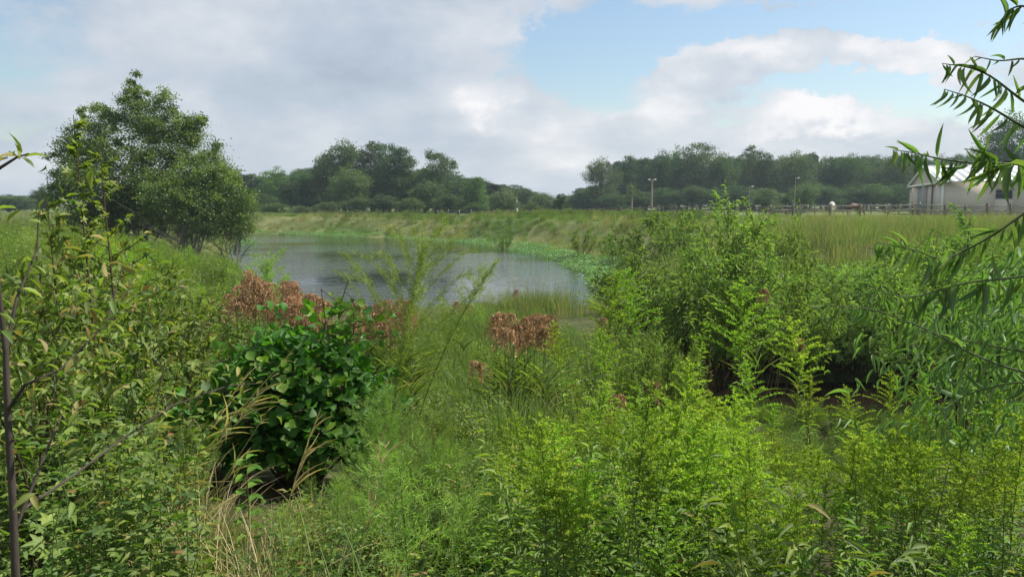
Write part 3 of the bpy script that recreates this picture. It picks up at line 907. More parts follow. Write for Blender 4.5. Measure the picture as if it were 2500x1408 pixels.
# tree crowns -----------------------------------------------------------
def crown(mb, lobes, nl, L, W, fill=.25, tint=(0, 1), T=DIA, clump=.45, ncl=None, open_=0.0):
    """leaf clusters over a set of lobes (cx, cy, cz, rx, ry, rz); uneven outline with gaps"""
    lobes = np.asarray(lobes, float)
    area_ = (lobes[:, 3] * lobes[:, 5]) ** 1.0
    ncl = ncl or max(20, nl // 45)
    li = rng.choice(len(lobes), ncl, p=area_ / area_.sum())
    d = rdir(ncl, -.75, 1); rad = np.where(rng.uniform(0, 1, ncl) < fill, rng.uniform(.3, .85, ncl), rng.uniform(.82, 1.08, ncl))
    cc = lobes[li, :3] + d * rad[:, None] * lobes[li, 3:6]
    csz = clump * rng.uniform(.5, 1.35, ncl) * np.cbrt(lobes[li, 3] * lobes[li, 4] * lobes[li, 5]) ** .5
    ci = rng.integers(0, ncl, nl)
    off = rng.normal(0, 1, (nl, 3)) * csz[ci][:, None] * [.62, .62, .42]
    P = cc[ci] + off
    D = norm(d[ci] * .7 + rng.normal(0, .7, (nl, 3)) + [0, 0, .1])
    ct = rng.uniform(tint[0], tint[1], ncl)
    tt = np.clip(ct[ci] + rng.normal(0, .15, nl), 0, .975); tt[rng.uniform(0, 1, nl) < .004] = 1
    put_leaves(mb, T, P, D, L * rng.uniform(.6, 1.3, nl), W * rng.uniform(.7, 1.2, nl), tt, droop=.1, roll=.9)
    return cc

def limbs(mb, base, tips, r0, wob=.15, sides=5, fork=.35):
    """limbs from a trunk axis up to clump centres"""
    for tp in tips:
        p0 = np.array([base[0], base[1], base[2] + (tp[2] - base[2]) * rng.uniform(.15, fork + .25)])
        C = curve(p0, tp, .1, wob, 6)
        mb.tube(C, np.linspace(r0, r0 * .15, 6), sides, rng.uniform(0, 1), cap=False)

def tree_variant(h, w, kind, mat, nl=7000, leaf=.30, skirt=.12, lobn=9, clump=.5, bark='barkdark'):
    tr = MB(); cr = MB()
    L = []
    if kind == 'round':
        for i in range(lobn):
            a = i * 2.4; z = rng.uniform(.35, .82) * h; f = math.sin(math.pi * min(1, max(.2, (z / h - skirt) / (1.02 - skirt)))) ** .6
            r = w * .28 * f * rng.uniform(.7, 1.1)
            L.append((math.cos(a) * r, math.sin(a) * r, z, w * .27 * rng.uniform(.7, 1.1), w * .27, h * .15 * rng.uniform(.8, 1.2)))
        L.append((0, 0, h * .84, w * .22, w * .22, h * .14)); L.append((0, 0, h * .5, w * .32, w * .32, h * .3)); L.append((0, 0, h * .28, w * .34, w * .34, h * .2))
    elif kind == 'tall':
        for i in range(lobn):
            z = (.22 + .72 * i / lobn) * h; a = i * 2.4
            r = w * .22 * (1 - .5 * i / lobn) * rng.uniform(.5, 1.2)
            L.append((math.cos(a) * r, math.sin(a) * r, z, w * .30 * (1.1 - .55 * i / lobn), w * .30 * (1.1 - .55 * i / lobn), h * .11))
        L.append((0, 0, h * .93, w * .13, w * .13, h * .08)); L.append((0, 0, h * .25, w * .35, w * .35, h * .17))
    elif kind == 'pine':
        for i in range(lobn + 4):
            z = (.38 + .58 * i / (lobn + 4)) * h; a = i * 2.4
            r = w * .25 * (1.1 - .8 * i / (lobn + 4))
            L.append((math.cos(a) * r, math.sin(a) * r, z, w * .20, w * .20, h * .045))
        L.append((0, 0, h * .95, w * .10, w * .10, h * .05))
    elif kind == 'cedar':
        for i in range(10):
            z = (.08 + .86 * i / 10) * h; rr = w * .5 * (1 - (i / 10.5) ** 1.3) + .1
            L.append((0, 0, z, rr * .85, rr * .85, h * .09))
    elif kind == 'open':
        for i in range(lobn):
            a = i * 2.4 + .4; z = (.52 + .42 * ((i * .618) % 1)) * h; r = w * .36 * rng.uniform(.5, 1)
            L.append((math.cos(a) * r, math.sin(a) * r, z, w * .16, w * .16, h * .075))
        for z in (.25, .42, .56, .70): L.append((0, 0, h * z, w * .20, w * .20, h * .12))
    cc = crown(cr, L, nl, leaf, leaf * .62, clump=clump, T=DIA)
    k = cc[rng.choice(len(cc), 14, replace=False)]
    zt = h * (.85 if kind != 'open' else .55)
    t = np.linspace(0, 1, 7)
    P = np.stack([.02 * h * np.sin(t * 3), .02 * h * np.cos(t * 2.3) - .02 * h, zt * t], 1)
    r0 = .022 * h + .06
    tr.tube(P, r0 * (1 - .85 * t), 7, .5)
    limbs(tr, (0, 0, .05 * h), k, r0 * .32, .2, 4)
    return tr.mesh('trunk', bark), cr.mesh('crown', mat)

# ------------------------------------------------------------------ far woods
VAR = {
    'round': [tree_variant(12, 10, 'round', 'treeA', 15000, .29) for _ in range(3)],
    'tall': [tree_variant(12, 7, 'tall', 'treeA', 14000, .27, lobn=10) for _ in range(2)],
    'pine': [tree_variant(12, 7, 'pine', 'pine', 10000, .30, clump=.42, bark='bark') for _ in range(2)],
    'cedar': [tree_variant(8, 5, 'cedar', 'treeA', 9000, .20, clump=.3)],
    'open': [tree_variant(12, 9, 'open', 'treeB', 11000, .27, clump=.55, bark='bark')],
}
BASEW = {'round': (12, 10), 'tall': (12, 7), 'pine': (12, 7), 'cedar': (8, 5), 'open': (12, 9)}

def set_mat(o, m):
    if o.data.materials[0] is not m:
        o.material_slots[0].link = 'OBJECT'
        o.material_slots[0].material = m

def far_tree(u, v, wpx, d, kind, mat, label, group=None, name=None, i=[0]):
    i[0] += 1
    x = ray_x(u, d, v); z0 = gz(x, d); h = ray_z(v, d) - z0; w = wpx / F * d
    tr, cr = VAR[kind][i[0] % len(VAR[kind])]
    H0, W0 = BASEW[kind]
    nm = name or {'round': 'broadleaf_tree', 'tall': 'broadleaf_tree', 'pine': 'pine_tree', 'cedar': 'cedar_tree', 'open': 'open_crowned_tree'}[kind]
    o = thing(nm, label, 'tree', (x, d, z0 - .1), rng.uniform(0, 6.28), (w / W0, w / W0, h / H0 * .98), group)
    link('trunk', tr, o); c = link('crown', cr, o)
    set_mat(c, M[mat])
    return o

GL = 'trees in the wood beyond the pond'
GR = 'trees in the wood behind the paddock'
left_trees = [
    (20, 476, 130, 150, 'round', 'treeA', 'low dark tree on the horizon at the left picture edge'),
    (108, 446, 62, 105, 'round', 'treeA', 'small dark round tree seen between weeds and the big maple, far left'),
    (588, 424, 80, 150, 'pine', 'pine', 'dark pine rising just right of the big multi-stemmed maple'),
    (640, 426, 70, 152, 'pine', 'pine', 'dark pine half behind the bright yellow-green tree'),
    (672, 402, 95, 138, 'round', 'treeC', 'bright yellow-green tree at the left end of the wood beyond the pond'),
    (640, 470, 90, 128, 'round', 'treeA', 'low dark vine-covered tree in front of the bright yellow-green tree'),
    (735, 414, 110, 138, 'round', 'treeA', 'dark round tree between the bright tree and the tall clump'),
    (768, 403, 46, 142, 'tall', 'pine', 'narrow dark spire standing at the left foot of the tall clump'),
    (800, 372, 90, 136, 'round', 'treeA', 'dark shoulder tree at the left side of the tall clump'),
    (838, 338, 130, 134, 'round', 'treeB', 'tall lighter green tree at the left top of the tall clump beyond the pond'),
    (905, 344, 105, 134, 'tall', 'treeB', 'tall mid green tree in the middle of the tall clump'),
    (950, 345, 110, 131, 'round', 'treeA', 'tall dark tree right of centre in the tall clump'),
    (985, 358, 95, 129, 'tall', 'treeA', 'dark tapering tree at the right side of the tall clump'),
    (850, 398, 110, 122, 'round', 'treeB', 'lower olive green tree in front of the tall clump'),
    (1062, 364, 118, 128, 'open', 'treeB', 'open-crowned tree with bare limbs right of the tall clump'),
    (1045, 440, 90, 122, 'round', 'treeA', 'dark vine-draped tree below the open-crowned tree'),
    (1118, 428, 86, 128, 'round', 'treeA', 'dark round tree right of the open-crowned tree'),
    (1165, 430, 70, 128, 'tall', 'treeC', 'light green tree with pointed top right of the open-crowned tree'),
    (1205, 446, 70, 150, 'pine', 'pine', 'pine showing its dark top behind the pale round tree'),
    (1232, 458, 84, 118, 'round', 'treeG', 'pale grey-green round tree left of the white spire'),
    (1282, 456, 66, 138, 'round', 'treeA', 'dark tree just right of the white spire'),
    (1318, 474, 60, 132, 'round', 'treeA', 'small dark tree at the right end of the wood beyond the pond'),
    (1370, 462, 66, 108, 'cedar', 'treeA', 'lone cedar in the gap between the two woods'),
]
right_trees = [
    (1423, 468, 60, 150, 'round', 'treeA', 'low dark tree at the left foot of the airy tree'),
    (1470, 382, 96, 152, 'round', 'treeG', 'airy grey-green tree at the left end of the paddock wood'),
    (1532, 378, 84, 160, 'tall', 'treeA', 'ragged dark tree behind the vine-topped pole'),
    (1580, 384, 74, 165, 'tall', 'treeA', 'dark tree directly behind the tallest light pole'),
    (1618, 364, 80, 160, 'round', 'treeA', 'dark tree just right of the tallest light pole'),
    (1660, 352, 90, 163, 'round', 'treeB', 'mid green tree at the left of the highest crown of the paddock wood'),
    (1714, 343, 120, 160, 'round', 'treeG', 'highest broad grey-green tree of the paddock wood'),
    (1768, 372, 80, 158, 'round', 'treeB', 'mid green tree right of the highest crown'),
    (1832, 353, 84, 162, 'tall', 'treeB', 'tree with a pointed crown above the willow sapling'),
    (1868, 366, 80, 155, 'round', 'treeA', 'dark domed tree right of the pointed crown'),
    (1945, 366, 110, 150, 'round', 'treeG', 'pale broad tree behind the thin lamp pole'),
    (1982, 370, 66, 170, 'pine', 'pine', 'pine showing a flat dark top behind the pale broad tree'),
    (2030, 378, 90, 158, 'round', 'treeA', 'dark tree above the grazing white horse'),
    (2082, 372, 90, 155, 'round', 'treeB', 'mid green tree behind the grazing chestnut horse'),
    (2135, 376, 90, 158, 'round', 'treeA', 'dark tree midway between the horses and the barn'),
    (2190, 373, 90, 152, 'round', 'treeB', 'mid green tree just left of the barn'),
    (2245, 376, 90, 160, 'round', 'treeA', 'dark tree behind the left corner of the barn'),
    (2300, 374, 90, 165, 'round', 'treeB', 'mid green tree above the barn roof near its gable'),
    (2352, 380, 90, 162, 'round', 'treeB', 'round tree above the middle of the barn roof'),
    (2425, 345, 90, 138, 'round', 'treeA', 'dark tree rising behind the barn, left of the tallest one'),
    (2480, 262, 150, 130, 'round', 'treeA', 'tallest dark tree behind the barn at the right picture edge'),
    (1873, 456, 84, 112, 'round', 'treeG', 'low pale shrubby tree beside the willow sapling, in front of the wood'),
    (1922, 460, 62, 118, 'cedar', 'treeA', 'low dark cedar between the pale shrubby tree and thin lamp pole'),
    (1965, 440, 74, 125, 'round', 'treeB', 'low tree right of the thin lamp pole, in front of the wood'),
]
for t in left_trees: far_tree(*t, group=GL)
for t in right_trees: far_tree(*t, group=GR)
BUSH_AT = ['low bush at the pond end of the wood, nearest the shrubby maple', 'low bush below the bright yellow-green tree', 'low dark bush below the dark round tree left of the tall clump',
    'low bush at the left foot of the tall clump', 'low bush below the olive green tree of the tall clump', 'low bush under the middle of the tall clump', 'low green bush at the right foot of the tall clump',
    'low bush between the vine-draped and dark round trees', 'low green bush below the light pointed tree', 'small low bush at the right end of the pond wood',
    'low bush below the airy grey-green tree', 'low bush behind the vine-topped pole', 'low bush right of the tallest light pole', 'low bush below the highest crown of the paddock wood', 'low bush left of the willow sapling tip, behind it',
    'low bush right of the willow sapling tip, behind it', 'low bush left of the white horse at the foot of the wood', 'low bush behind the chestnut horse', 'low green bush at the foot of the wood midway from horses to barn', 'low green bush next to the barn gable']
# extra low fronts of the woods: individual bushes along their feet
for k, (u, v, w, d, mt) in enumerate([(600, 500, 80, 112, 'treeB'), (668, 492, 80, 110, 'treeB'), (740, 500, 80, 112, 'treeA'), (800, 490, 70, 112, 'treeA'), (870, 480, 80, 114, 'treeA'),
        (935, 470, 80, 114, 'treeA'), (1000, 480, 70, 113, 'treeB'), (1095, 470, 80, 113, 'treeA'), (1160, 490, 70, 114, 'treeA'), (1300, 490, 50, 112, 'treeB'),
        (1500, 470, 90, 145, 'treeA'), (1560, 460, 90, 146, 'treeA'), (1625, 455, 90, 146, 'treeA'), (1690, 450, 100, 146, 'treeA'), (1750, 455, 90, 146, 'treeA'), (1810, 450, 90, 146, 'treeA'),
        (2020, 450, 90, 140, 'treeA'), (2075, 450, 90, 142, 'treeA'), (2130, 445, 90, 141, 'treeB'), (2185, 445, 90, 143, 'treeA')]):
    far_tree(u, v, w, d, 'round', mt, BUSH_AT[k], group='bushes along the foot of the woods', name='woodland_bush')

# the depth of the woods behind the countable front trees
xs = []; 
for (u0, u1, v0, v1, d0, d1, n) in [(-60, 130, 484, 478, 170, 200, 14), (540, 700, 434, 430, 155, 185, 26), (700, 1100, 415, 420, 145, 180, 50), (1100, 1190, 436, 446, 150, 200, 22), (1190, 1335, 448, 482, 170, 215, 30),
                                    (1410, 1520, 470, 440, 165, 200, 14), (1500, 2560, 392, 382, 175, 215, 130), (1340, 1420, 492, 488, 230, 260, 14)]:
    u = rng.uniform(u0, u1, n); d = rng.uniform(d0, d1, n); v = v0 + (v1 - v0) * (u - u0) / (u1 - u0) + rng.normal(0, 5, n)
    x = (u - 1250) / F * d; z = ground(x, d)
    xs.append(np.stack([x, d, z, (ray_z(v, d) - z) / 12, rng.uniform(.7, 1.1, n)], 1))
A = np.concatenate(xs)
pieces = [join_meshes('wood_tree_%d' % i, [a, b]) for i, (a, b) in enumerate([VAR['round'][0], VAR['round'][2], VAR['tall'][0], VAR['pine'][0]])]
scatter('distant_wood', pieces, A[:, :3], np.stack([A[:, 4], A[:, 4], A[:, 3]], 1), 'dense far wood closing the view behind the front row of trees', 'wood', tilt=.02)

# ------------------------------------------------------------------ barn
def build_barn():
    C0 = np.array([51.7, 92.0]); g = np.array([8.2, 23.0]); Wd = np.linalg.norm(g); g = g / Wd
    l = np.array([g[1], -g[0]]); LEN = 46.0
    z0 = gz(*C0) - .1; EA = 4.45 - z0; RI = 6.75 - z0
    root = thing('barn', 'long beige metal barn with a pale gabled roof behind the paddock fence', 'barn', (C0[0], C0[1], z0))
    root.rotation_euler = (0, 0, math.atan2(l[1], l[0]))       # local x = along the long side, local y = across the gable
    W = Wd
    def part(name, mb, mat, par=root, kind=None):
        return link(name, mb.mesh(name, mat), par, kind=kind)
    th = .12
    # long front wall in panels between posts, with window openings
    wx = [5.6, 14.6, 24, 33]
    ww, wz0, wz1 = 1.75, 2.15, 3.25
    edges = [0.0]
    for a in wx: edges += [a, a + ww]
    edges.append(LEN)
    for i in range(len(edges) - 1):
        a, b = edges[i], edges[i + 1]
        mb = MB()
        if i % 2 == 0: mb.box((a, 0, 0), (b, th, EA))
        else:
            mb.box((a, 0, 0), (b, th, wz0)); part('wall', mb, 'barnwall'); mb = MB(); mb.box((a, 0, wz1), (b, th, EA))
        part('wall', mb, 'barnwall')
    for a in wx:
        fr = MB(); e = .07
        fr.box((a, -.03, wz0), (a + e, .06, wz1)); fr.box((a + ww - e, -.03, wz0), (a + ww, .06, wz1))
        fr.box((a + e, -.03, wz0), (a + ww - e, .06, wz0 + e)); fr.box((a + e, -.03, wz1 - e), (a + ww - e, .06, wz1))
        w = part('window', fr, 'rail')
        p = MB(); p.box((a + e, .02, wz0 + e), (a + ww - e, .05, wz1 - e)); part('pane', p, 'darkglass', w)
    mb = MB(); mb.box((0, W - th, 0), (LEN, W, EA)); part('wall', mb, 'barnwall')
    mb = MB(); mb.box((LEN - th, th, 0), (LEN, W - th, EA)); part('wall', mb, 'barnwall')
    # gable wall with a door opening
    DY0, DY1, DZ = 6.2, 16.6, EA - .5
    mb = MB(); mb.box((0, th, 0), (th, DY0, EA)); mb.box((0, DY1, 0), (th, W - th, EA)); mb.box((0, DY0, DZ), (th, DY1, EA))
    V = np.array([(0, 0, EA), (0, W, EA), (0, W / 2, RI), (th, 0, EA), (th, W, EA), (th, W / 2, RI)], float)
    mb.add(V, [(0, 2, 1), (3, 4, 5)]); mb.add(V, [(0, 3, 5, 2), (2, 5, 4, 1), (0, 1, 4, 3)])
    part('gable', mb, 'barnwall')
    # the door: two sliding leaves, one pale and one grey
    for (y0, y1, mt, off) in ((DY0 - .3, 9.0, 'barnwall', -.16), (9.0, DY1 + .3, 'barndoor', -.10)):
        d = MB(); d.box((off, y0, .1), (off + .06, y1, DZ + .1))
        n = 3
        for k in range(n + 1):
            yy = y0 + (y1 - y0) * k / n; d.box((off - .025, yy - .03, .1), (off, yy + .03, DZ + .1))
        part('sliding_door', d, mt)
    d = MB(); d.box((-.20, 8.95, .1), (-.163, 9.15, DZ + .1)); part('door_edge', d, 'rust')
    d = MB(); d.box((-.34, -.2, DZ + .18), (-.05, W + .1, DZ + .40)); part('door_rail', d, 'trimw')
    d = MB(); d.box((-.30, -.1, DZ + .08), (-.12, W, DZ + .17)); part('door_track', d, 'rust')
    # corner trim, eaves, roof panels
    for y in (-.06, W - .06):
        d = MB(); d.box((-.06, y, 0), (.22, y + .12, EA - .06)); part('corner_trim', d, 'trimw')
    s = math.hypot(W / 2, RI - EA)
    n = 46
    for side in (0, 1):
        for i in range(n):
            a = i * LEN / n - .3; b = a + LEN / n - .03
            d = MB()
            def xf(Vv, side=side):
                y = -.45 + Vv[:, 1] * (W / 2 + .45); z = EA - .09 + Vv[:, 1] * (RI - EA + .09)
                if side: y = W - y
                return np.stack([Vv[:, 0], y, z + Vv[:, 2]], 1)
            d.box((a, 0, .02), (b, 1.0, .07), xf=xf); d.box((b, 0, .02), (b + .03, 1, .13), xf=xf)
            part('roof_panel', d, 'barnroof')
    d = MB(); d.box((-.35, W / 2 - .3, RI + .02), (LEN, W / 2 + .3, RI + .16)); part('ridge_cap', d, 'trimw')
    for side in (0, 1):
        d = MB()
        def xf2(Vv, side=side):
            y = -.5 + Vv[:, 1] * (W / 2 + .5); z = EA - .16 + Vv[:, 1] * (RI - EA + .12)
            if side: y = W - y
            return np.stack([Vv[:, 0], y, z + Vv[:, 2]], 1)
        d.box((-.42, 0, -.12), (-.31, 1, .12), xf=xf2); part('barge_board', d, 'trimw')
    d = MB(); d.box((-.3, -.58, EA - .17), (LEN, -.46, EA - .03)); part('gutter', d, 'trimw')
build_barn()

# ------------------------------------------------------------------ fences
def post_box(mb, x, y, z0, z1, w, lean=(0, 0)):
    def xf(V):
        t = (V[:, 2:3] - z0) / (z1 - z0)
        return V + np.concatenate([t * lean[0], t * lean[1], 0 * t], 1)
    mb.box((x - w / 2, y - w / 2, z0), (x + w / 2, y + w / 2, z1), rng.uniform(0, 1), 0, xf)

def fence_run(name, label, pts, ph, rails, rail_mat, pw=.14, sag=.03, thin=(), post_mat='post', wire=False):
    """posts at pts (x, y), rails between neighbours; thin = indices of steel T posts"""
    root = thing(name, label, 'fence', (pts[0][0], pts[0][1], gz(*pts[0])))
    o = np.array([pts[0][0], pts[0][1], gz(*pts[0])])
    Z = [gz(*p) for p in pts]
    for i, (x, y) in enumerate(pts):
        mb = MB()
        w = .05 if i in thin else pw * rng.uniform(.85, 1.2)
        post_box(mb, x - o[0], y - o[1], Z[i] - .3 - o[2], Z[i] + ph * rng.uniform(.97, 1.08) - o[2], w, rng.normal(0, .05, 2))
        link('post', mb.mesh('post', 'steel' if i in thin else post_mat), root)
    for i in range(len(pts) - 1):
        for r in rails:
            a = np.array([pts[i][0], pts[i][1] - .10, Z[i] + r + rng.normal(0, sag)]) - o
            b = np.array([pts[i + 1][0], pts[i + 1][1] - .10, Z[i + 1] + r + rng.normal(0, sag)]) - o
            mb = MB()
            if wire: mb.tube([a, (a + b) / 2 - [0, 0, .02], b], .012, 3, .5)
            else:
                d = b - a; hgt = .055
                V = np.array([a + [0, 0, -hgt], a + [0, .04, -hgt], b + [0, .04, -hgt], b + [0, 0, -hgt], a + [0, 0, hgt], a + [0, .04, hgt], b + [0, .04, hgt], b + [0, 0, hgt]])
                mb.add(V, [(0, 1, 2, 3), (4, 7, 6, 5), (0, 3, 7, 4), (1, 5, 6, 2), (0, 4, 5, 1), (3, 2, 6, 7)])
            link('wire' if wire else 'rail', mb.mesh('wire' if wire else 'rail', rail_mat), root)
    return root

def pts_u(us, d0, d1):
    n = len(us)
    return [((u - 1250) / F * (d0 + (d1 - d0) * i / (n - 1)), d0 + (d1 - d0) * i / (n - 1)) for i, u in enumerate(us)]
fence_run('paddock_fence', 'wooden post and rail paddock fence running past the horses to the barn', pts_u([1880, 1932, 1969, 2022, 2095, 2164, 2225, 2240, 2302, 2352, 2405, 2460, 2515, 2570], 74, 64),
          1.36, (1.22, .78), 'rail', .17, thin=(2, 7))
fence_run('paddock_fence', 'far board fence of the paddock seen behind the horses', pts_u(list(range(1850, 2260, 34)), 112, 108), 1.35, (1.25, .8, .4), 'post', .12)
fence_run('field_fence', 'low weathered rail fence between the lone cedar and the willow sapling', pts_u([1330, 1350, 1390, 1403, 1438, 1475, 1515, 1560, 1605, 1650, 1700, 1760, 1820, 1880], 104, 84),
          1.25, (1.12, .75), 'post', .15)
fence_run('wire_fence', 'wire fence on thin posts along the grassy crest beyond the pond', pts_u(list(range(1070, 1340, 27)), 100, 102), 1.0, (.9, .6, .3), 'steel', .06, thin=tuple(range(20)), wire=True)

# ------------------------------------------------------------------ light poles and the spire
def light_pole(u, v, d, label, vine=False, lamp='double'):
    x = ray_x(u, d, v); z = gz(x, d); h = ray_z(v, d) - z
    root = thing('light_pole', label, 'light pole', (x, d, z))
    root['group'] = 'light poles round the paddock'
    mb = MB(); t = np.linspace(0, 1, 6); mb.tube(np.stack([.02 * t, 0 * t, h * t - .3 * (1 - t)], 1), (.15 if lamp != 'single' else .09) - .04 * t, 8, .5)
    link('pole', mb.mesh('pole', 'pole', True), root)
    if lamp:
        a = MB(); a.box((-.40 if lamp == 'double' else 0, -.04, h - .22), (.40, .04, h - .14)); link('arm', a.mesh('arm', 'steel'), root)
        for sx in ((-1, 1) if lamp == 'double' else (1,)):
            l = MB()
            V = np.array([(sx * .2, -.13, h - .13), (sx * .55, -.15, h - .10), (sx * .55, .15, h - .10), (sx * .2, .13, h - .13), (sx * .24, -.08, h + .03), (sx * .5, -.1, h + .05), (sx * .5, .1, h + .05), (sx * .24, .08, h + .03)])
            l.add(V, [(0, 1, 2, 3), (4, 7, 6, 5), (0, 4, 5, 1), (1, 5, 6, 2), (2, 6, 7, 3), (3, 7, 4, 0)])
            link('lamp_head', l.mesh('lamp_head', 'lampw'), root)
    if vine:
        v_ = MB(); n = 260; q = rng.normal(0, 1, (n, 3)) * [.35, .35, .55] + [0, 0, h - .5]
        put_leaves(v_, DIA, q, rdir(n), .22, .15, rng.uniform(0, 1, n)); link('vine', v_.mesh('vine', 'treeB'), root)
light_pole(1592, 438, 100, 'tallest pale wooden light pole with a white double lamp')
light_pole(1543, 458, 104, 'wooden pole topped with a tuft of vine, left of the tallest pole', True, None)
light_pole(1830, 455, 104, 'short light pole right of the willow sapling tip', lamp='single')
light_pole(1942, 434, 108, 'thin light pole with a small single lamp in front of the pale tree', lamp='single')

def spire():
    d = 125; x = ray_x(1262, d); z = gz(x, d); h = ray_z(482, d) - z
    root = thing('steeple', 'thin white spire standing before the trees beyond the pond', 'steeple', (x, d, z))
    mb = MB(); mb.box((-.17, -.17, -.2), (.17, .17, h * .38)); link('base', mb.mesh('base', 'trimw'), root)
    mb = MB(); V = [(-.15, -.15, h * .38), (.15, -.15, h * .38), (.15, .15, h * .38), (-.15, .15, h * .38), (0, 0, h)]
    mb.add(V, [(0, 1, 4), (1, 2, 4), (2, 3, 4), (3, 0, 4)]); link('spire', mb.mesh('spire', 'trimw'), root)
spire()

# ------------------------------------------------------------------ horses
def skin_mesh(name, J, E, rad, mat, root=0, sub=2):
    me = bpy.data.meshes.new(name); me.from_pydata(J, E, []); me.update()
    o = bpy.data.objects.new(name, me); COL.objects.link(o)
    sk = o.modifiers.new('s', 'SKIN')
    for i, r in enumerate(rad):
        me.skin_vertices[0].data[i].radius = (r if isinstance(r, tuple) else (r, r))
        me.skin_vertices[0].data[i].use_root = (i == root)
    sb = o.modifiers.new('b', 'SUBSURF'); sb.levels = sub; sb.render_levels = sub
    dg = bpy.context.evaluated_depsgraph_get(); dg.update()
    m2 = bpy.data.meshes.new_from_object(o.evaluated_get(dg))
    bpy.data.objects.remove(o)
    m2.name = name; m2.materials.clear(); m2.materials.append(M[mat])
    m2.polygons.foreach_set('use_smooth', np.ones(len(m2.polygons), bool))
    return m2

def horse(label, x, y, rz, coat, hair, sc=1.0):
    """grazing horse facing local +x"""
    J = [(-.55, 0, 1.22), (-.2, 0, 1.2), (.2, 0, 1.18), (.52, 0, 1.22), (.82, 0, 1.08), (1.08, 0, .80), (1.26, 0, .50), (1.38, 0, .30), (1.44, 0, .12)]
    rr = [(.30, .30), (.29, .31), (.28, .31), (.27, .30), (.17, .20), (.12, .15), (.10, .13), (.085, .10), (.06, .07)]
    E = [(i, i + 1) for i in range(8)]
    def chain(start, pts, rads):
        p = start
        for q, r in zip(pts, rads):
            J.append(q); rr.append((r, r)); E.append((p, len(J) - 1)); p = len(J) - 1
    for s in (-1, 1):
        chain(0, [(-.66, s * .17, .98), (-.55, s * .18, .74), (-.78, s * .17, .52), (-.74, s * .17, .20), (-.68, s * .17, .05)], [.17, .11, .062, .048, .062])
        chain(3, [(.50, s * .15, .92), (.48 + .06 * s, s * .16, .66), (.50 + .10 * s, s * .16, .48), (.47 + .13 * s, s * .16, .18), (.50 + .13 * s, s * .16, .05)], [.13, .08, .058, .045, .06])
    body = skin_mesh('horse', J, E, rr, coat, 1)
    root = thing('horse', label, 'horse', (x, y, gz(x, y)), rz, sc)
    link('body', body, root)
    mb = MB(); t = np.linspace(0, 1, 6)
    mb.tube(np.stack([-.84 - .12 * np.sin(t * 2.2), 0 * t, 1.32 - .85 * t], 1), .05 + .05 * np.sin(t * 2.6), 6, .5); link('tail', mb.mesh('tail', hair, True), root)
    mb = MB()
    nk = np.array([(.5, 0, 1.5), (.8, 0, 1.3), (1.05, 0, 1.0), (1.24, 0, .68)])
    for k in range(26):
        q = k / 25 * 2.98; i = int(q); f = q - i; p = nk[i] * (1 - f) + nk[min(i + 1, 3)] * f; s = 1 if k % 2 else -1
        mb.tube([p, p + [-.02, s * .12, -.12], p + [-.05, s * .15, -.30]], [.025, .03, .008], 4, .5)
    link('mane', mb.mesh('mane', hair), root)
    for s in (-1, 1):
        mb = MB(); mb.tube([(1.20, s * .07, .62), (1.19, s * .11, .72), (1.20, s * .12, .80)], [.03, .035, .006], 5); link('ear', mb.mesh('ear', coat), root)
        for px_, py_ in ((-.67, .17), (.50 + .13 * s, .16)):
            mb = MB(); mb.tube([(px_, s * py_, .0), (px_ - .01, s * py_, .09)], [.082, .062], 8); link('hoof', mb.mesh('hoof', 'hoof'), root)
x = ray_x(2030, 82); horse('white horse grazing with its rump to the camera behind the paddock fence', x, 82, R(68), 'horsew', 'horsehair', 1.07)
x = ray_x(2086, 86); horse('chestnut horse with lowered head, half hidden by weeds right of the white horse', x, 86, R(15), 'horseb', 'hairdark', .98)

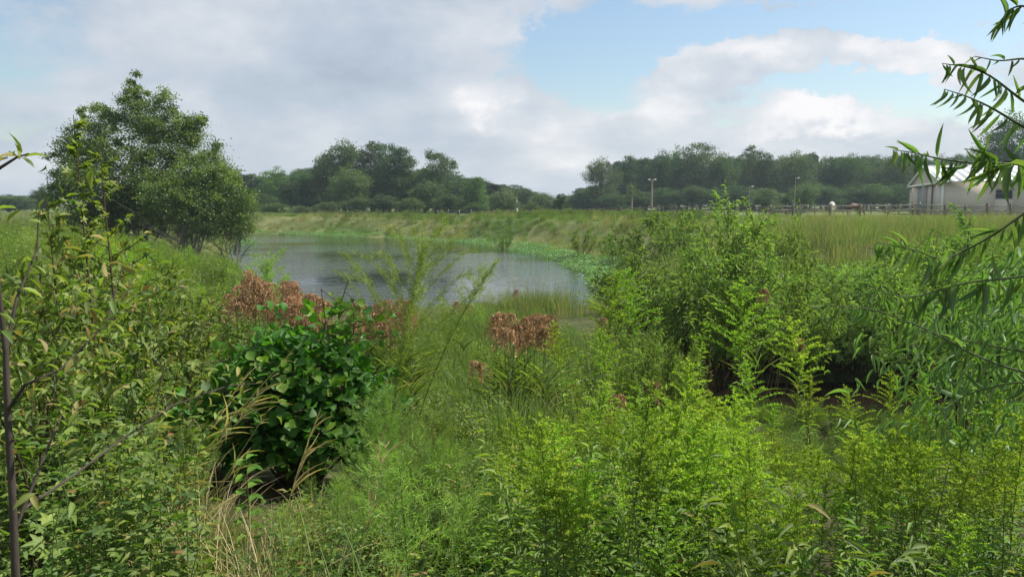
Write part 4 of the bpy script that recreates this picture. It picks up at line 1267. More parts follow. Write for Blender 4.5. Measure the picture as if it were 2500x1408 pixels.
# ------------------------------------------------------------------ big maple clump on the left bank
def pic_tree(name, label, u0, d0, lobes, nl, leaf, W, mat, stems, bark, clump=.5, tint=(0, 1), limb_r=.05, fan=None, T=DIA, group=None, ncl=None, bare=0):
    x0 = ray_x(u0, d0); z0 = gz(x0, d0)
    root = thing(name, label, 'tree' if 'tree' in name else 'shrub', (x0, d0, z0 - .1), group=group)
    L = []
    for (u, v, ru, rv, dy) in lobes:
        d = d0 + dy; k = d / F
        L.append((ray_x(u, d, v) - x0, dy, float(ray_z(v, d)) - z0 + .1, ru * k, (ru * .9) * k, rv * k))
    cr = MB(); cc = crown(cr, L, nl, leaf, W, clump=clump, tint=tint, T=T, ncl=ncl)
    link('crown', cr.mesh('crown', mat), root)
    for i in range(stems):
        mb = MB(); tp = cc[rng.integers(len(cc))]
        a = rng.uniform(0, 6.28); p0 = np.array([.35 * math.cos(a), .35 * math.sin(a), 0.])
        C = curve(p0, tp * [.8, .8, .8], .25, .12, 8)
        mb.tube(C, np.linspace(limb_r, limb_r * .25, 8), 6, rng.uniform(0, 1))
        for _ in range(5):
            tq = cc[rng.integers(len(cc))]; b = C[rng.integers(2, 7)]
            if tq[2] > b[2] - .3: mb.tube(curve(b, b + (tq - b) * .8, .1, .1, 5), np.linspace(limb_r * .4, limb_r * .08, 5), 4, rng.uniform(0, 1), cap=False)
        link('stem', mb.mesh('stem', bark, True), root)
    if bare:
        mb = MB()
        for i in range(bare):
            a = rng.uniform(0, 6.28); l = rng.uniform(1.2, 3.2)
            p0 = np.array([rng.uniform(-.7, .7), rng.uniform(-.8, .2), rng.uniform(.2, 1.2)])
            p1 = p0 + np.array([rng.normal(0, .75) * l, -abs(rng.normal(.2, .25)) * l, l * rng.uniform(.35, .9)])
            C = curve(p0, p1, .1, .12, 6); mb.tube(C, np.linspace(.022, .005, 6), 4, rng.uniform(0, 1), cap=False)
            for _ in range(4):
                b = C[rng.integers(2, 6)]; e = b + rng.normal(0, .25, 3) + [0, -.05, .3]
                mb.tube([b, (b + e) / 2 + .02, e], [.007, .005, .003], 3, .7, cap=False)
        link('bare_twigs', mb.mesh('bare_twigs', 'palebark'), root, kind='stuff')
    return root
pic_tree('maple_tree', 'big pointed maple with many stems, tallest tree on the left bank', 345, 45,
         [(338, 214, 16, 34, 0), (316, 240, 16, 30, 0), (400, 245, 20, 22, -.3), (482, 296, 18, 12, -.6), (520, 372, 28, 22, -.8), (212, 268, 18, 16, .8), (152, 392, 26, 18, .8), (330, 250, 30, 40, 0), (322, 285, 62, 50, 0), (405, 262, 34, 34, -.3), (408, 320, 62, 50, -.3), (455, 320, 40, 34, -.6), (470, 372, 60, 46, -.8), (330, 360, 110, 60, 0),
          (245, 292, 42, 30, .8), (230, 350, 66, 46, .6), (190, 400, 62, 50, .8), (170, 440, 44, 26, .8), (300, 440, 130, 60, -.5), (420, 430, 110, 60, -1.0), (505, 425, 50, 46, -1.0), (235, 490, 84, 56, .5), (380, 500, 120, 46, .6), (210, 540, 60, 40, .3), (300, 530, 90, 40, .8), (160, 480, 40, 40, .6), (430, 540, 90, 36, .8), (250, 560, 80, 30, .4), (480, 480, 70, 50, .5), (540, 440, 40, 40, .2)],
         115000, .13, .08, 'bigtree', 9, 'bark', clump=.34, limb_r=.075, ncl=950)
pic_tree('shrubby_maple', 'grey-stemmed shrubby tree leaning over the water at the right of the big maple', 455, 42,
         [(520, 455, 52, 46, 0), (560, 480, 46, 50, -.3), (500, 510, 66, 56, -.5), (430, 490, 66, 40, -.8), (540, 555, 60, 26, -.2), (480, 560, 50, 24, 0), (585, 525, 30, 30, -.3), (400, 470, 60, 36, -.8), (470, 420, 50, 40, -.2), (545, 425, 26, 22, 0), (600, 480, 20, 18, .3)],
         22000, .13, .08, 'bigtree', 9, 'palebark', clump=.30, limb_r=.045, tint=(.1, .95), bare=60, ncl=330)
pic_tree('shoreline_bush', 'low twiggy bush overhanging the pond at the foot of the grey-stemmed tree', 560, 44,
         [(575, 540, 40, 34, 0), (540, 560, 40, 26, -.3), (598, 565, 22, 22, -.5), (590, 500, 30, 26, .2)],
         9500, .12, .07, 'bigtree', 5, 'palebark', clump=.40, limb_r=.03, tint=(.2, 1), bare=22)

# ------------------------------------------------------------------ grass and weed pieces
TUF_TAN = [tuft(110, .75, .010, .8, mat='tan', straw=.35, seeds=6, seg=3, rad=.45) for _ in range(4)]
TUF_FIELD = [tuft(120, .85, .010, .8, mat='field', straw=.2, seeds=5, seg=3, rad=.45) for _ in range(4)]
TUF_BANKG = [tuft(120, .8, .011, .9, mat='forb', straw=.03, seg=3, rad=.45) for _ in range(3)]
TUF_GREEN = [tuft(90, .6, .008, .9, mat='grass', straw=.06, seg=4, rad=.22) for _ in range(4)]
TUF_MARSH = [tuft(110, .8, .009, .9, mat='marsh', straw=.08, seg=4, rad=.22, seeds=0) for _ in range(4)]
TUF_MSEED = [tuft(90, .75, .008, .8, mat='marsh', straw=.25, seg=4, rad=.25, seeds=12) for _ in range(3)]
TUF_CATT = [tuft(34, 1.25, .018, .35, mat='marsh', straw=.1, seg=4, rad=.2, droop=.15) for _ in range(2)]
TUF_STRAW = [tuft(70, .8, .006, 1.7, mat='straw', straw=.25, seg=5, rad=.2, droop=.95) for _ in range(3)]
TUF_STRAWG = [tuft(46, .8, .009, 1.1, mat='grass', straw=.35, seg=5, rad=.15, droop=.6) for _ in range(3)]
FORB = [forb(.7, 9, 'forb', .044, .019, 44, LANCE_S) for _ in range(4)]
FORB_OL = [forb(.8, 9, 'olive', .046, .019, 44, LANCE_S) for _ in range(3)] + [forb(.8, 6, 'olive', .04, .042, 26, PALM) for _ in range(2)]
FORB_NAR = [forb(.8, 9, 'golden', .066, .013, 46, LANCE_S) for _ in range(4)]
GR_PARTS = [goldenrod(1.2, 84, True, .082, 24) for _ in range(5)]
GR_PLAIN = [goldenrod(1.1, 90, False, .082, branches=4) for _ in range(4)]
GR = [join_meshes('goldenrod_stem_%d' % i, [m for m in g if m]) for i, g in enumerate(GR_PARTS)]
GRP = [join_meshes('leafy_stem_%d' % i, [m for m in g if m]) for i, g in enumerate(GR_PLAIN)]
GR_LIME = []
for g in GR_PARTS[:3]:
    m = join_meshes('lime_stem', [x for x in g if x]); m.materials[1] = M['lime']; GR_LIME.append(m)
FEN_S = [join_meshes('fennel_small', list(fennel(1.0, 1600, 20, rng.normal(0, .1), .22))) for _ in range(3)]
WB = bushy(2.0, 2.0, 16, 7000, WILL, .075, .011, 'willowfar', droop=.15, lo=.38)
WB2 = bushy(1.5, 2.0, 16, 6500, WILL, .070, .0105, 'willowfar', droop=.15, lo=.36)
WBJ = [join_meshes('willow_bush_a', WB[:2]), join_meshes('willow_bush_b', WB2[:2])]
DKS = bushy(1.3, 1.6, 12, 2400, DIA, .07, .035, 'forb', droop=.1)
DKJ = join_meshes('dark_scrub', DKS[:2])

# far and right grass
def outside_shore(pts, lo, hi=1e9):
    d = sdist(POND, pts[0], pts[1]); k = (d > lo) & (d < hi); return pts[0][k], pts[1][k]
p = outside_shore(area(560, 1560, 45, 104, 1.5), .9)
k = p[0] > -60
grow('bank_grass', TUF_TAN[:3] + TUF_BANKG, .75, (p[0][k], p[1][k]), .5, 1.0, 'tan and green tall grass covering the far bank of the pond', 'grass', None, patch=.22)
grow('bank_grass', TUF_TAN[:2] + TUF_BANKG[:2], .75, area(-140, 640, 45, 110, .9), .5, .95, 'grass on the level ground behind the big maple', 'grass', None, patch=.22)
p = outside_shore(area(1440, 2640, 26, 88, 1.7), 1.0)
grow('field_grass', TUF_FIELD[:3] + TUF_BANKG[:1] + TUF_TAN[:1] + TUF_BANKG[1:2], .85, p, .55, 1.1, patch=.16, label='tall pale green field grass between the pond and the paddock fence', cat='grass', env=None, fade=([26, 38, 52, 62, 90], [1, .85, .6, .42, .35]))
p = outside_shore(area(1240, 2640, 21, 28, 4.0), 1.2)
grow('field_grass', TUF_FIELD + TUF_TAN[:1], .85, p, .6, 1.15, 'tall grass on the near edge of the field above the muddy pool', 'grass', None)
p = outside_shore(area(1150, 2640, 22, 75, .55), 1.2)
grow('field_weeds', FORB_NAR[:2] + FEN_S[:1] + FORB[:2] + TUF_FIELD[:2], .8, p, .7, 1.35, 'green weeds standing among the field grass', 'weeds', None, clump=.35, fade=([22, 35, 50, 75], [1, .85, .55, .4]))
p = outside_shore(area(640, 1750, 26, 100, .26), 1.5)
grow('bank_scrub', [DKJ], 1.3, p, .28, .8, 'dark leafy scrub dotted over the right bank of the pond', 'scrub', None, clump=.2)
p = outside_shore(area(560, 1560, 24, 92, 7), -.7, 1.5)
k = (p[1] > 30) & ((p[0] > -5) | (p[1] > 60))
mb = MB(); n = 90; q = np.stack([rng.normal(0, .3, n), rng.normal(0, .3, n), np.abs(rng.normal(.08, .06, n))], 1)
put_leaves(mb, DIA, q, rdir(n, -.1, .6), rng.uniform(.05, .11, n), rng.uniform(.04, .08, n), rng.uniform(0, 1, n))
SH = mb.mesh('shore_leaves', 'shore')
def shore_pts():
    out = []
    u = rng.uniform(600, 1620, 6000); d = rng.uniform(26, 92, 6000); x = (u - 1250) / F * d
    sd = sdist(POND, x, d) + .9 * np.sin(x * .9 + d * .7) * .5
    wide = np.interp(d, [26, 36, 60, 92], [.6, 1.3, .9, .25])
    k = (sd > -wide) & (sd < 1.6) & ((x > 0) | (d > 62))
    return x[k], d[k]
x, y = shore_pts()
scatter('shore_plants', [SH], np.stack([x, y, np.maximum(ground(x, y), WATER_Z) + .01], 1), rng.uniform(.7, 1.3, len(x)), 'bright green creeping plants along the water edge', 'water plants', tilt=.05)
p = outside_shore(area(1420, 1760, 24, 40, 9), .2, 3.0)
grow('shore_grass', TUF_GREEN, .6, p, .6, 1.1, 'lush short green grass on the right shore of the pond', 'grass', None)

p = outside_shore(area(1880, 2500, 40, 62, .5), 1.2)
grow('dry_field_weeds', TUF_TAN[:2] + FORB_NAR[:1], .8, p, .7, 1.1, 'taller dry weeds standing before the paddock fence', 'weeds', None, clump=.5)
# left bank
p = area(-120, 610, 7, 46, 5.0, .1); k = sdist(POND, *p) > .3; p = (p[0][k], p[1][k])
grow('left_bank_weeds', FORB_OL + FORB[:2] + TUF_GREEN[:1], .78, p, .8, 1.7, 'olive green weeds massed on the left bank', 'weeds', 'far')
grow('left_bank_weeds', FORB_NAR + GRP + FEN_S[:1], .95, area(-120, 640, 6, 30, 2.2, .1), .8, 1.5, 'leafy stems among the left bank weeds', 'weeds', 'far', clump=.6)
p = area(560, 900, 22, 46, 5, .15)
grow('left_shore_weeds', FORB_OL[:2] + FORB_NAR + TUF_MARSH, .8, p, .7, 1.3, 'weeds and grass on the left shore of the pond', 'weeds', 'far')
p = area(190, 350, 11.5, 17, 20)
grow('lime_goldenrods', GR_LIME, 1.2, p, .8, 1.25, 'bright yellow-green goldenrod patch below the big maple', 'weeds', 'far')
p = area(330, 470, 14, 20, 6)
grow('lime_goldenrods', GR_LIME, 1.2, p, .6, .95, 'yellow-green goldenrods right of the brightest patch', 'weeds', 'far')
# low ground in the middle
grow('marsh_grass', TUF_MARSH + TUF_GREEN, .75, area(420, 1480, 6, 25.5, 7, .15), .7, 1.2, 'bright green marsh grass between the shrubs and the pond', 'grass', 'far')
grow('seeding_grass', TUF_MSEED, .75, area(1060, 1420, 19, 25, 4, .0), .4, 1.2, 'grass with thin reddish seed heads standing against the water', 'grass', 'far')
grow('marsh_weeds', FORB + FORB_NAR, .75, area(380, 1400, 6, 24, 2.6, .1), .6, 1.1, 'low green weeds in the marsh grass', 'weeds', 'far', clump=.8)
# right low ground and pool bank
p = area(1400, 2600, 5, 11.4, 9, .05)
grow('right_marsh_grass', TUF_MARSH + FORB_NAR, .8, p, .6, 1.0, 'green grass and weeds around the muddy pool', 'grass', 'near')
p = area(1420, 1690, 5, 17, 6, .1)
grow('right_marsh_weeds', FORB_NAR + TUF_MSEED + GRP, .95, p, .7, 1.35, 'narrow-leaved weeds between the pond and the willow sapling', 'weeds', 'far')
p = area(1350, 2700, 5.2, 11.8, 17, .02)
grow('pool_edge_grass', TUF_MARSH + FORB_NAR[:2], .8, p, .25, .5, 'short dark grass along the near edge of the muddy pool', 'grass', None)
p = area(1560, 2800, 14.4, 15.7, 2.6, .03)
grow('pool_bank_thicket', [DKJ] + WBJ[:1], 1.5, p, .75, 1.15, 'dark tangled thicket hanging over the back of the muddy pool', 'thicket', 'far')
p = area(1500, 2700, 15.2, 23, 4.5, .05)
grow('pool_bank_weeds', FORB_NAR + TUF_FIELD[:1] + FORB[:1] + GRP[:1], .85, p, .8, 1.6, 'weeds covering the bank behind the muddy pool', 'weeds', 'far')
p = area(1560, 2800, 15.3, 22, .9, .1)
grow('pool_bank_scrub', WBJ + [DKJ], 1.75, p, .6, 1.05, 'willow scrub along the bank behind the muddy pool', 'scrub', 'far')
# front growth
grow('front_weeds', FORB_NAR + FORB[:2], .8, area(1180, 2600, 1.9, 5.6, 11), .7, 1.3, 'narrow-leaved weeds in front on the right', 'weeds', 'near')
grow('front_goldenrods', GR[:2] + GRP, 1.2, area(1290, 2600, 1.9, 5.2, 10), .7, 1.1, 'crowded leafy goldenrod stems filling the lower right', 'weeds', 'near')
grow('front_weeds', FORB_OL + FORB, .75, area(-100, 400, 1.9, 7.5, 12), .8, 1.5, 'olive leafy weeds filling the lower left', 'weeds', 'near')
grow('front_weeds', FORB_OL + FORB, .75, area(400, 640, 1.9, 4.2, 7), .5, .8, 'lower olive weeds between the dry grass', 'weeds', 'near')
grow('front_feathery_weeds', FEN_S, 1.0, area(700, 1260, 2.6, 6.6, 9), .5, 1.0, 'soft feathery weeds in the middle foreground', 'weeds', 'near')
grow('front_low_weeds', FORB, .7, area(560, 1350, 2.0, 6.5, 10), .5, 1.0, 'small-leaved weeds in the lower middle', 'weeds', 'near')
grow('front_green_grass', TUF_STRAWG + TUF_GREEN[:2], .75, area(330, 1300, 2.0, 6, 6), .6, 1.0, 'long green and straw grass in the lower middle', 'grass', 'near')
grow('dry_grass', TUF_STRAW, .75, area(330, 800, 2.0, 4.0, 11), .6, 1.1, 'dry straw coloured grass in front of the alder shrub', 'grass', 'near')

grow('alder_skirt_weeds', FORB + FEN_S[:1] + TUF_STRAWG[:1], .8, area(440, 980, 3.7, 4.7, 9), .4, .62, 'weeds and grass crowding the base of the alder shrub', 'weeds', None)
grow('field_tall_weeds', [GRP[0], GRP[1], FORB_NAR[0], FORB[0]], 1.0, area(1500, 2600, 23, 58, .5), .7, 1.25, 'taller leafy weeds scattered through the field', 'weeds', None, clump=.45, fade=([23, 40, 58], [1, .75, .5]))
# ------------------------------------------------------------------ single plants
def stand(parts, H, name, label, cat, u, v, d, group=None, rz=None, sx=1.0, tilt=(0, 0), dz=0):
    """a plant rooted on the ground at column u and depth d that reaches picture row v"""
    x = ray_x(u, d, v); z = gz(x, d)
    h = float(ray_z(v, d)) - z
    s = h / H
    return place(parts, name, label, cat, x, d, rng.uniform(0, 6.28) if rz is None else rz, (s * sx, s * sx, s), group, tilt=tilt)

def leaf_parts(root, T_meshes, P, D, L, W, roll=.4, up=(0, 0, 1), name='leaf', mat=None):
    """each leaf an object of its own: unit leaf meshes turned and sized"""
    for i in range(len(P)):
        d = Vector(D[i]).normalized(); u = Vector(up) + Vector(rng.normal(0, roll, 3))
        s = d.cross(u)
        if s.length < 1e-3: s = Vector((1, 0, 0))
        s.normalize(); n = s.cross(d)
        m = Matrix(((d.x, s.x, n.x, P[i][0]), (d.y, s.y, n.y, P[i][1]), (d.z, s.z, n.z, P[i][2]), (0, 0, 0, 1)))
        o = bpy.data.objects.new(name, T_meshes[i % len(T_meshes)])
        COL.objects.link(o); o.parent = root
        o.matrix_local = m @ Matrix.Diagonal((L[i], W[i], L[i], 1))

def unit_leaves(ws, curls, fold, tints, mat, T=None):
    out = []
    for c in curls:
        for t in tints:
            mb = MB(); V, Fc = T if T is not None else strip_leaf(ws, c, fold)
            mb.add(V, Fc, t); out.append(mb.mesh('leaf', mat, True))
    random.shuffle(out)
    return out

# goldenrods that can be told apart
GG = 'goldenrod stems in the foreground'
gold = [
    (1460, 655, 5.2, 'goldenrod whose pale tip stands against the right end of the pond'),
    (1560, 652, 6.4, 'goldenrod with a slim dark stem just right of the pond edge'),
    (1660, 868, 3.7, 'goldenrod with a narrow bright tip left of the dark pool'),
    (1818, 680, 4.1, 'tallest goldenrod, its broad branching plume crossing the willow sapling'),
    (1862, 872, 3.9, 'shorter goldenrod leaning beside the tallest goldenrod, in front of the dark bank'),
    (2018, 770, 4.2, 'broad goldenrod with long side sprays in front of the dark pool'),
    (1968, 900, 3.9, 'goldenrod with upright crowded plume left of the broad one over the pool'),
    (2198, 900, 4.4, 'slender goldenrod spike before the dark water, left one of a close pair'),
    (2228, 912, 4.5, 'slender goldenrod spike before the dark water, right one of a close pair'),
    (2122, 938, 4.2, 'thin leaning goldenrod tip left of the pair of spikes'),
    (2305, 930, 3.9, 'bushy goldenrod with many sprays under the overhanging willow leaves'),
    (1880, 975, 4.6, 'small single goldenrod spike at the edge of the brown water'),
    (1590, 985, 3.4, 'goldenrod with a short dense tip in front of the dark thicket'),
    (1385, 780, 5.4, 'pale green goldenrod right of the brown bulrush heads'),
    (1505, 790, 4.8, 'leafy goldenrod below the pale tip at the pond edge'),
    (1425, 905, 4.0, 'bright goldenrod between bulrushes and the willow thicket'),
    (1315, 1060, 3.2, 'young goldenrod with a pointed top below the bulrush stalks'),
    (1705, 960, 3.6, 'goldenrod spike right of the narrow bright tip'),
    (1752, 1100, 2.9, 'dark-stemmed goldenrod low in the right foreground'),
    (2420, 1160, 2.9, 'goldenrod low in the bottom right corner with spreading yellow sprays'),
    (2150, 1120, 3.0, 'goldenrod below the pair of spikes with wide leaves'),
    (1240, 1090, 3.4, 'goldenrod at the left end of the front stand'),
    (1620, 1010, 3.1, 'goldenrod with bare lower stem at the centre of the front stand'),
    (1960, 1080, 3.0, 'large-leaved goldenrod below the broad plume'),
    (345, 880, 4.6, 'goldenrod stem rising from the olive weeds on the left'),
    (280, 905, 4.4, 'second goldenrod among the olive weeds, left of the taller one'),
    (1790, 1170, 2.5, 'large dark-leaved goldenrod nearest the camera at lower right'),
    (1430, 1150, 2.6, 'large-leaved goldenrod nearest the camera at lower middle'),
    (1620, 1230, 2.3, 'big-leaved goldenrod at the bottom edge between the two nearest stems'),
]
LG = unit_leaves([0, .45, .5, .3, 0], (.12, .3), .25, (.2, .5, .75), 'golden')
for i, (u, v, d, lab) in enumerate(gold):
    st, lf, pl = GR_PARTS[i % 5]
    big = d <= 3.5
    parts = [('stem', st, None), ('plume', pl, None)] + ([] if big else [('leaves', lf, 'stuff')])
    o = stand(parts, 1.2, 'goldenrod', lab, 'goldenrod', u, v, d, GG, sx=1.15 if i in (3, 5) else 1.0, tilt=(rng.normal(0, .05), rng.normal(0, .05)))
    if big:
        n = 44; q = np.linspace(.1, .8, n); ph = np.arange(n) * 2.4; e = rng.uniform(.05, .6, n)
        me = st; v0 = np.empty(len(me.vertices) * 3, np.float32); me.vertices.foreach_get('co', v0); v0 = v0.reshape(-1, 3)[:28].reshape(7, 4, 3).mean(1)
        P = np.stack([np.interp(q, v0[:, 2] / 1.2, v0[:, 0]), np.interp(q, v0[:, 2] / 1.2, v0[:, 1]), 1.2 * q], 1)
        D = np.stack([np.cos(ph) * np.cos(e), np.sin(ph) * np.cos(e), np.sin(e)], 1)
        L = .125 * (1.1 - .5 * q) * rng.uniform(.8, 1.1, n)
        leaf_parts(o, LG, P, D, L, L * .24, roll=.2)
for i in range(104):                                        # companions in the crowd
    u = 1290 + (i * .618034 % 1) * 1230; d = rng.uniform(2.3, 4.4); v = float(np.interp(u, N_U, N_V)) + rng.uniform(-95, 150) * (1 if d < 3.6 else .4)
    st, lf, pl = GR_PARTS[i % 5]
    stand([('stem', st, None), ('leaves', lf, 'stuff'), ('plume', pl, None)], 1.2, 'goldenrod', 'leafy goldenrod stem with a budding tip, one of the crowded stand filling the lower right', 'goldenrod', u, v, d,
          'crowded goldenrods of the lower right', tilt=(rng.normal(0, .06), rng.normal(0, .06)))

# dogfennels
f1 = fennel(1.9, 8000, 30, .16, .27); f2 = fennel(1.9, 2600, 30, .36, .09, True); f3 = fennel(1.3, 5000, 30, -.1, .24)
stand([('stem', f1[0], None), ('foliage', f1[1], 'stuff')], 1.9 * .96, 'dogfennel', 'tall feathery dogfennel standing against the water in the middle', 'dogfennel', 935, 590, 5.0, 'dogfennels', rz=0)
stand([('stem', f2[0], None), ('foliage', f2[1], 'stuff')], 1.9 * .91, 'dogfennel', 'leaning sparse dogfennel with dark stem right of the feathery one', 'dogfennel', 985, 632, 5.2, 'dogfennels', rz=0)
stand([('stem', f3[0], None), ('foliage', f3[1], 'stuff')], 1.3, 'dogfennel', 'low soft dogfennel spreading right of the alder shrub', 'dogfennel', 960, 935, 4.4, 'dogfennels', rz=1)
stand([('stem', f3[0], None), ('foliage', f3[1], 'stuff')], 1.3, 'dogfennel', 'low soft dogfennel in the middle foreground below the leaning one', 'dogfennel', 1040, 990, 4.0, 'dogfennels', rz=3)
stand([('stem', f3[0], None), ('foliage', f3[1], 'stuff')], 1.3, 'dogfennel', 'bright feathery dogfennel overlapping the right edge of the alder shrub', 'dogfennel', 880, 1000, 3.8, 'dogfennels', rz=4)
stand([('stem', f3[0], None), ('foliage', f3[1], 'stuff')], 1.3, 'dogfennel', 'feathery green tuft at the water edge behind the brown bulrushes, left side', 'dogfennel', 648, 622, 13, 'dogfennels', rz=2)

# bulrushes with drooping brown heads
BR = [bulrush() for _ in range(6)]
def rush(u, v, d, lab, grp, hs=1.0):
    st, hd, bl = BR[rng.integers(6)]
    o = stand([('stalk', st, None), ('blades', bl, 'stuff')], 1.4, 'bulrush', lab, 'bulrush', u, v, d, grp, tilt=(rng.normal(0, .03), rng.normal(0, .03)))
    hs *= rng.uniform(.9, 1.4); h = link('seed_head', hd, o); zt = 1.4
    k = hs / o.scale[0]; kz = hs / o.scale[2]
    h.scale = (k, k, kz); h.location = (0, 0, zt * (1 - kz))
for i in range(26):
    rush(rng.uniform(1190, 1345), rng.uniform(758, 812), rng.uniform(7.6, 8.8), 'bulrush with drooping rusty head in the cluster standing before the pond centre', 'bulrushes in the centre cluster', 1.15)
rush(1152, 878, 7.0, 'single bulrush with a split brown head left below the centre cluster', 'bulrushes in the centre cluster', 1.0)
rush(1180, 884, 7.0, 'single bulrush head touching the split one below the centre cluster', 'bulrushes in the centre cluster', .9)
for i in range(74):
    u = rng.uniform(565, 800); d = rng.uniform(8.2, 10.5)
    rush(u, np.interp(u, [570, 630, 680, 720, 800], [690, 655, 690, 715, 735]) + rng.uniform(-8, 70), d, 'bulrush with rusty drooping head in the reddish mass above the alder shrub', 'bulrushes above the alder shrub', 1.15)
for (u, v, lab) in [(745, 690, 'bulrush head standing clear against the water, leftmost of three'), (772, 712, 'bulrush head standing against the water, middle one of three'), (798, 728, 'bulrush head standing against the water, rightmost of three')]:
    rush(u, v, 8.6, lab, 'bulrushes above the alder shrub', 1.15)
for i in range(44):
    rush(rng.uniform(865, 1010), rng.uniform(728, 800), rng.uniform(8.5, 10.5), 'bulrush with rusty head in the group behind the dogfennel stem', 'bulrushes behind the dogfennels', 1.1)
for (u, v, d, lab) in [(1108, 735, 13, 'small bulrush at the water edge left of the tufted grass'), (1125, 738, 13, 'small dark bulrush beside the tufted grass'), (1262, 705, 14, 'small bulrush rising from the tufted shore grass'),
                       (1452, 770, 9, 'bulrush head half hidden behind the pale goldenrod'), (1840, 700, 9, 'rusty bulrush head beside the willow sapling'), (1952, 826, 10, 'rusty bulrush head low against the dark bank'),
                       (2262, 876, 10, 'small pale bulrush head in the dark hollow at right'), (1620, 930, 6, 'rusty bulrush head left of the dark thicket'), (1535, 955, 5.5, 'rusty bulrush head below the leafy goldenrod')]:
    rush(u, v, d, lab, 'scattered bulrushes', 1.0)
# stiff dark stalks of the centre cluster
for (u, v, d, lab) in [(1062, 1010, 4.6, 'dead dark stalk with withered leaves in the middle foreground')]:
    mb = MB(); t = np.linspace(0, 1, 7); mb.tube(np.stack([.03 * np.sin(t * 5), 0 * t, t], 1), .008 - .004 * t, 5, .2)
    m = 26; q = rng.uniform(.45, 1, m); lf = MB(); put_leaves(lf, LANCE_S, np.stack([.03 * np.sin(q * 5), 0 * q, q], 1), rdir(m, -.9, .2), .05, .02, rng.uniform(0, .6, m))
    stand([('stem', mb.mesh('stem', 'drystalk'), None), ('leaves', lf.mesh('leaves', 'brownhead'), 'stuff')], 1.0, 'dead_stalk', lab, 'dead stalk', u, v, d)

# alder shrub with round leaves
def build_alder():
    d0 = 5.0; u0 = 715; x = ray_x(u0, d0); z = gz(x, d0)
    root = thing('alder_shrub', 'dark green alder shrub with large round leaves left of centre', 'shrub', (x, d0, z - .03))
    top = float(ray_z(745, d0)) - z
    tw = MB(); P = []; D = []
    for i in range(30):
        a = i * 2.4; rr = .66 * math.sqrt((i + .5) / 30)
        hh = top * (1 - .50 * (rr / .66) ** 2.0) * rng.uniform(.72, 1.04)
        if i in (3, 8, 13): hh = top * rng.uniform(1.05, 1.16)
        p1 = np.array([math.cos(a) * rr, math.sin(a) * rr * .8, hh]); C = curve([.1 * math.cos(a), .1 * math.sin(a), 0], p1, 0, .03, 7); tw.tube(C, np.linspace(.012, .003, 7), 5, .4)
        for b in rng.uniform(.3, 1, 12):
            q = np.array([np.interp(b, np.linspace(0, 1, 7), C[:, k]) for k in range(3)])
            dd = rdir(1, -.2, .9)[0] * rng.uniform(.10, .24); dd[:2] += np.array([math.cos(a), math.sin(a)]) * .08; e = q + dd; e[2] = min(e[2], top * 1.0)
            tw.tube([q, (q + e) / 2, e], [.004, .003, .0015], 4, .4, cap=False)
            for s in (.35, .6, .8, 1.0, 1.0):
                P.append(q + (e - q) * s); D.append(norm(e - q) * .5 + rng.normal(0, .6, 3) + [0, -.12, .2])
    link('twigs', tw.mesh('twigs', 'drystalk'), root, kind='stuff')
    P = np.array(P); D = np.array(D)
    # the leaves nearest the camera and the top are single parts
    score = -P[:, 1] * 1.0 + P[:, 2] * .8 + rng.normal(0, .05, len(P))
    order = np.argsort(-score); a = order[:295]; b = order[295:]
    UL = unit_leaves([0, .16, .38, .5, .5, .36, 0], (.1, .3), .3, (.1, .35, .6, .85), 'alder')
    L = rng.uniform(.042, .088, len(P))
    leaf_parts(root, UL, P[a], D[a], L[a], L[a] * .86, roll=.45, up=(0, -.5, 1))
    mb = MB(); put_leaves(mb, OBOV, P[b], D[b], L[b], L[b] * .86, rng.uniform(0, .9, len(b)), roll=.5)
    n = 2600; q = rdir(n, -.2, 1) * (rng.uniform(.2, 1, n) ** .5)[:, None] * [.64, .52, top * .62] + [0, 0, top * .32]
    put_leaves(mb, OBOV, q, rdir(n, -.6, .8), rng.uniform(.06, .09, n), .06, rng.uniform(0, .7, n))
    link('inner_leaves', mb.mesh('inner_leaves', 'alder'), root, kind='stuff')
build_alder()
for (u, v, d, sc, lab) in [(520, 870, 4.9, .5, 'small alder shoot with round leaves at the left of the alder shrub'), (1060, 1170, 4.0, .3, None)]:
    if lab is None: continue
    tw, lf, _ = bushy(1.0, .7, 5, 110, OBOV, .1, .085, 'alder', droop=.05, thick=.006)
    stand([('twigs', tw, 'stuff'), ('leaves', lf, 'stuff')], 1.0, 'alder_shoot', lab, 'shrub', u, v, d)
# a leafy sprout with paired leaves in the dark gap under the alder
mb = MB(); mb.tube([(0, 0, 0), (.01, 0, .5), (0, 0, 1)], [.006, .005, .003], 5, .4); st_ = mb.mesh('stem', 'drystalk')
o = stand([('stem', st_, None)], 1.0, 'leafy_sprout', 'sprout with paired oval leaves below the alder shrub', 'sprout', 600, 1105, 3.2)
n = 22; q = np.repeat(np.linspace(.45, 1, 11), 2); a = np.tile([0, math.pi], 11) + np.repeat(np.arange(11) * 1.57, 2)
k = 1 / o.scale[0]
leaf_parts(o, unit_leaves([0, .4, .5, .38, 0], (.2, .35), .2, (.3, .6), 'alder'), np.stack([0 * q, 0 * q, q], 1), np.stack([np.cos(a), np.sin(a), .25 + 0 * a], 1), np.full(n, .085) * k, np.full(n, .035) * k, .1)

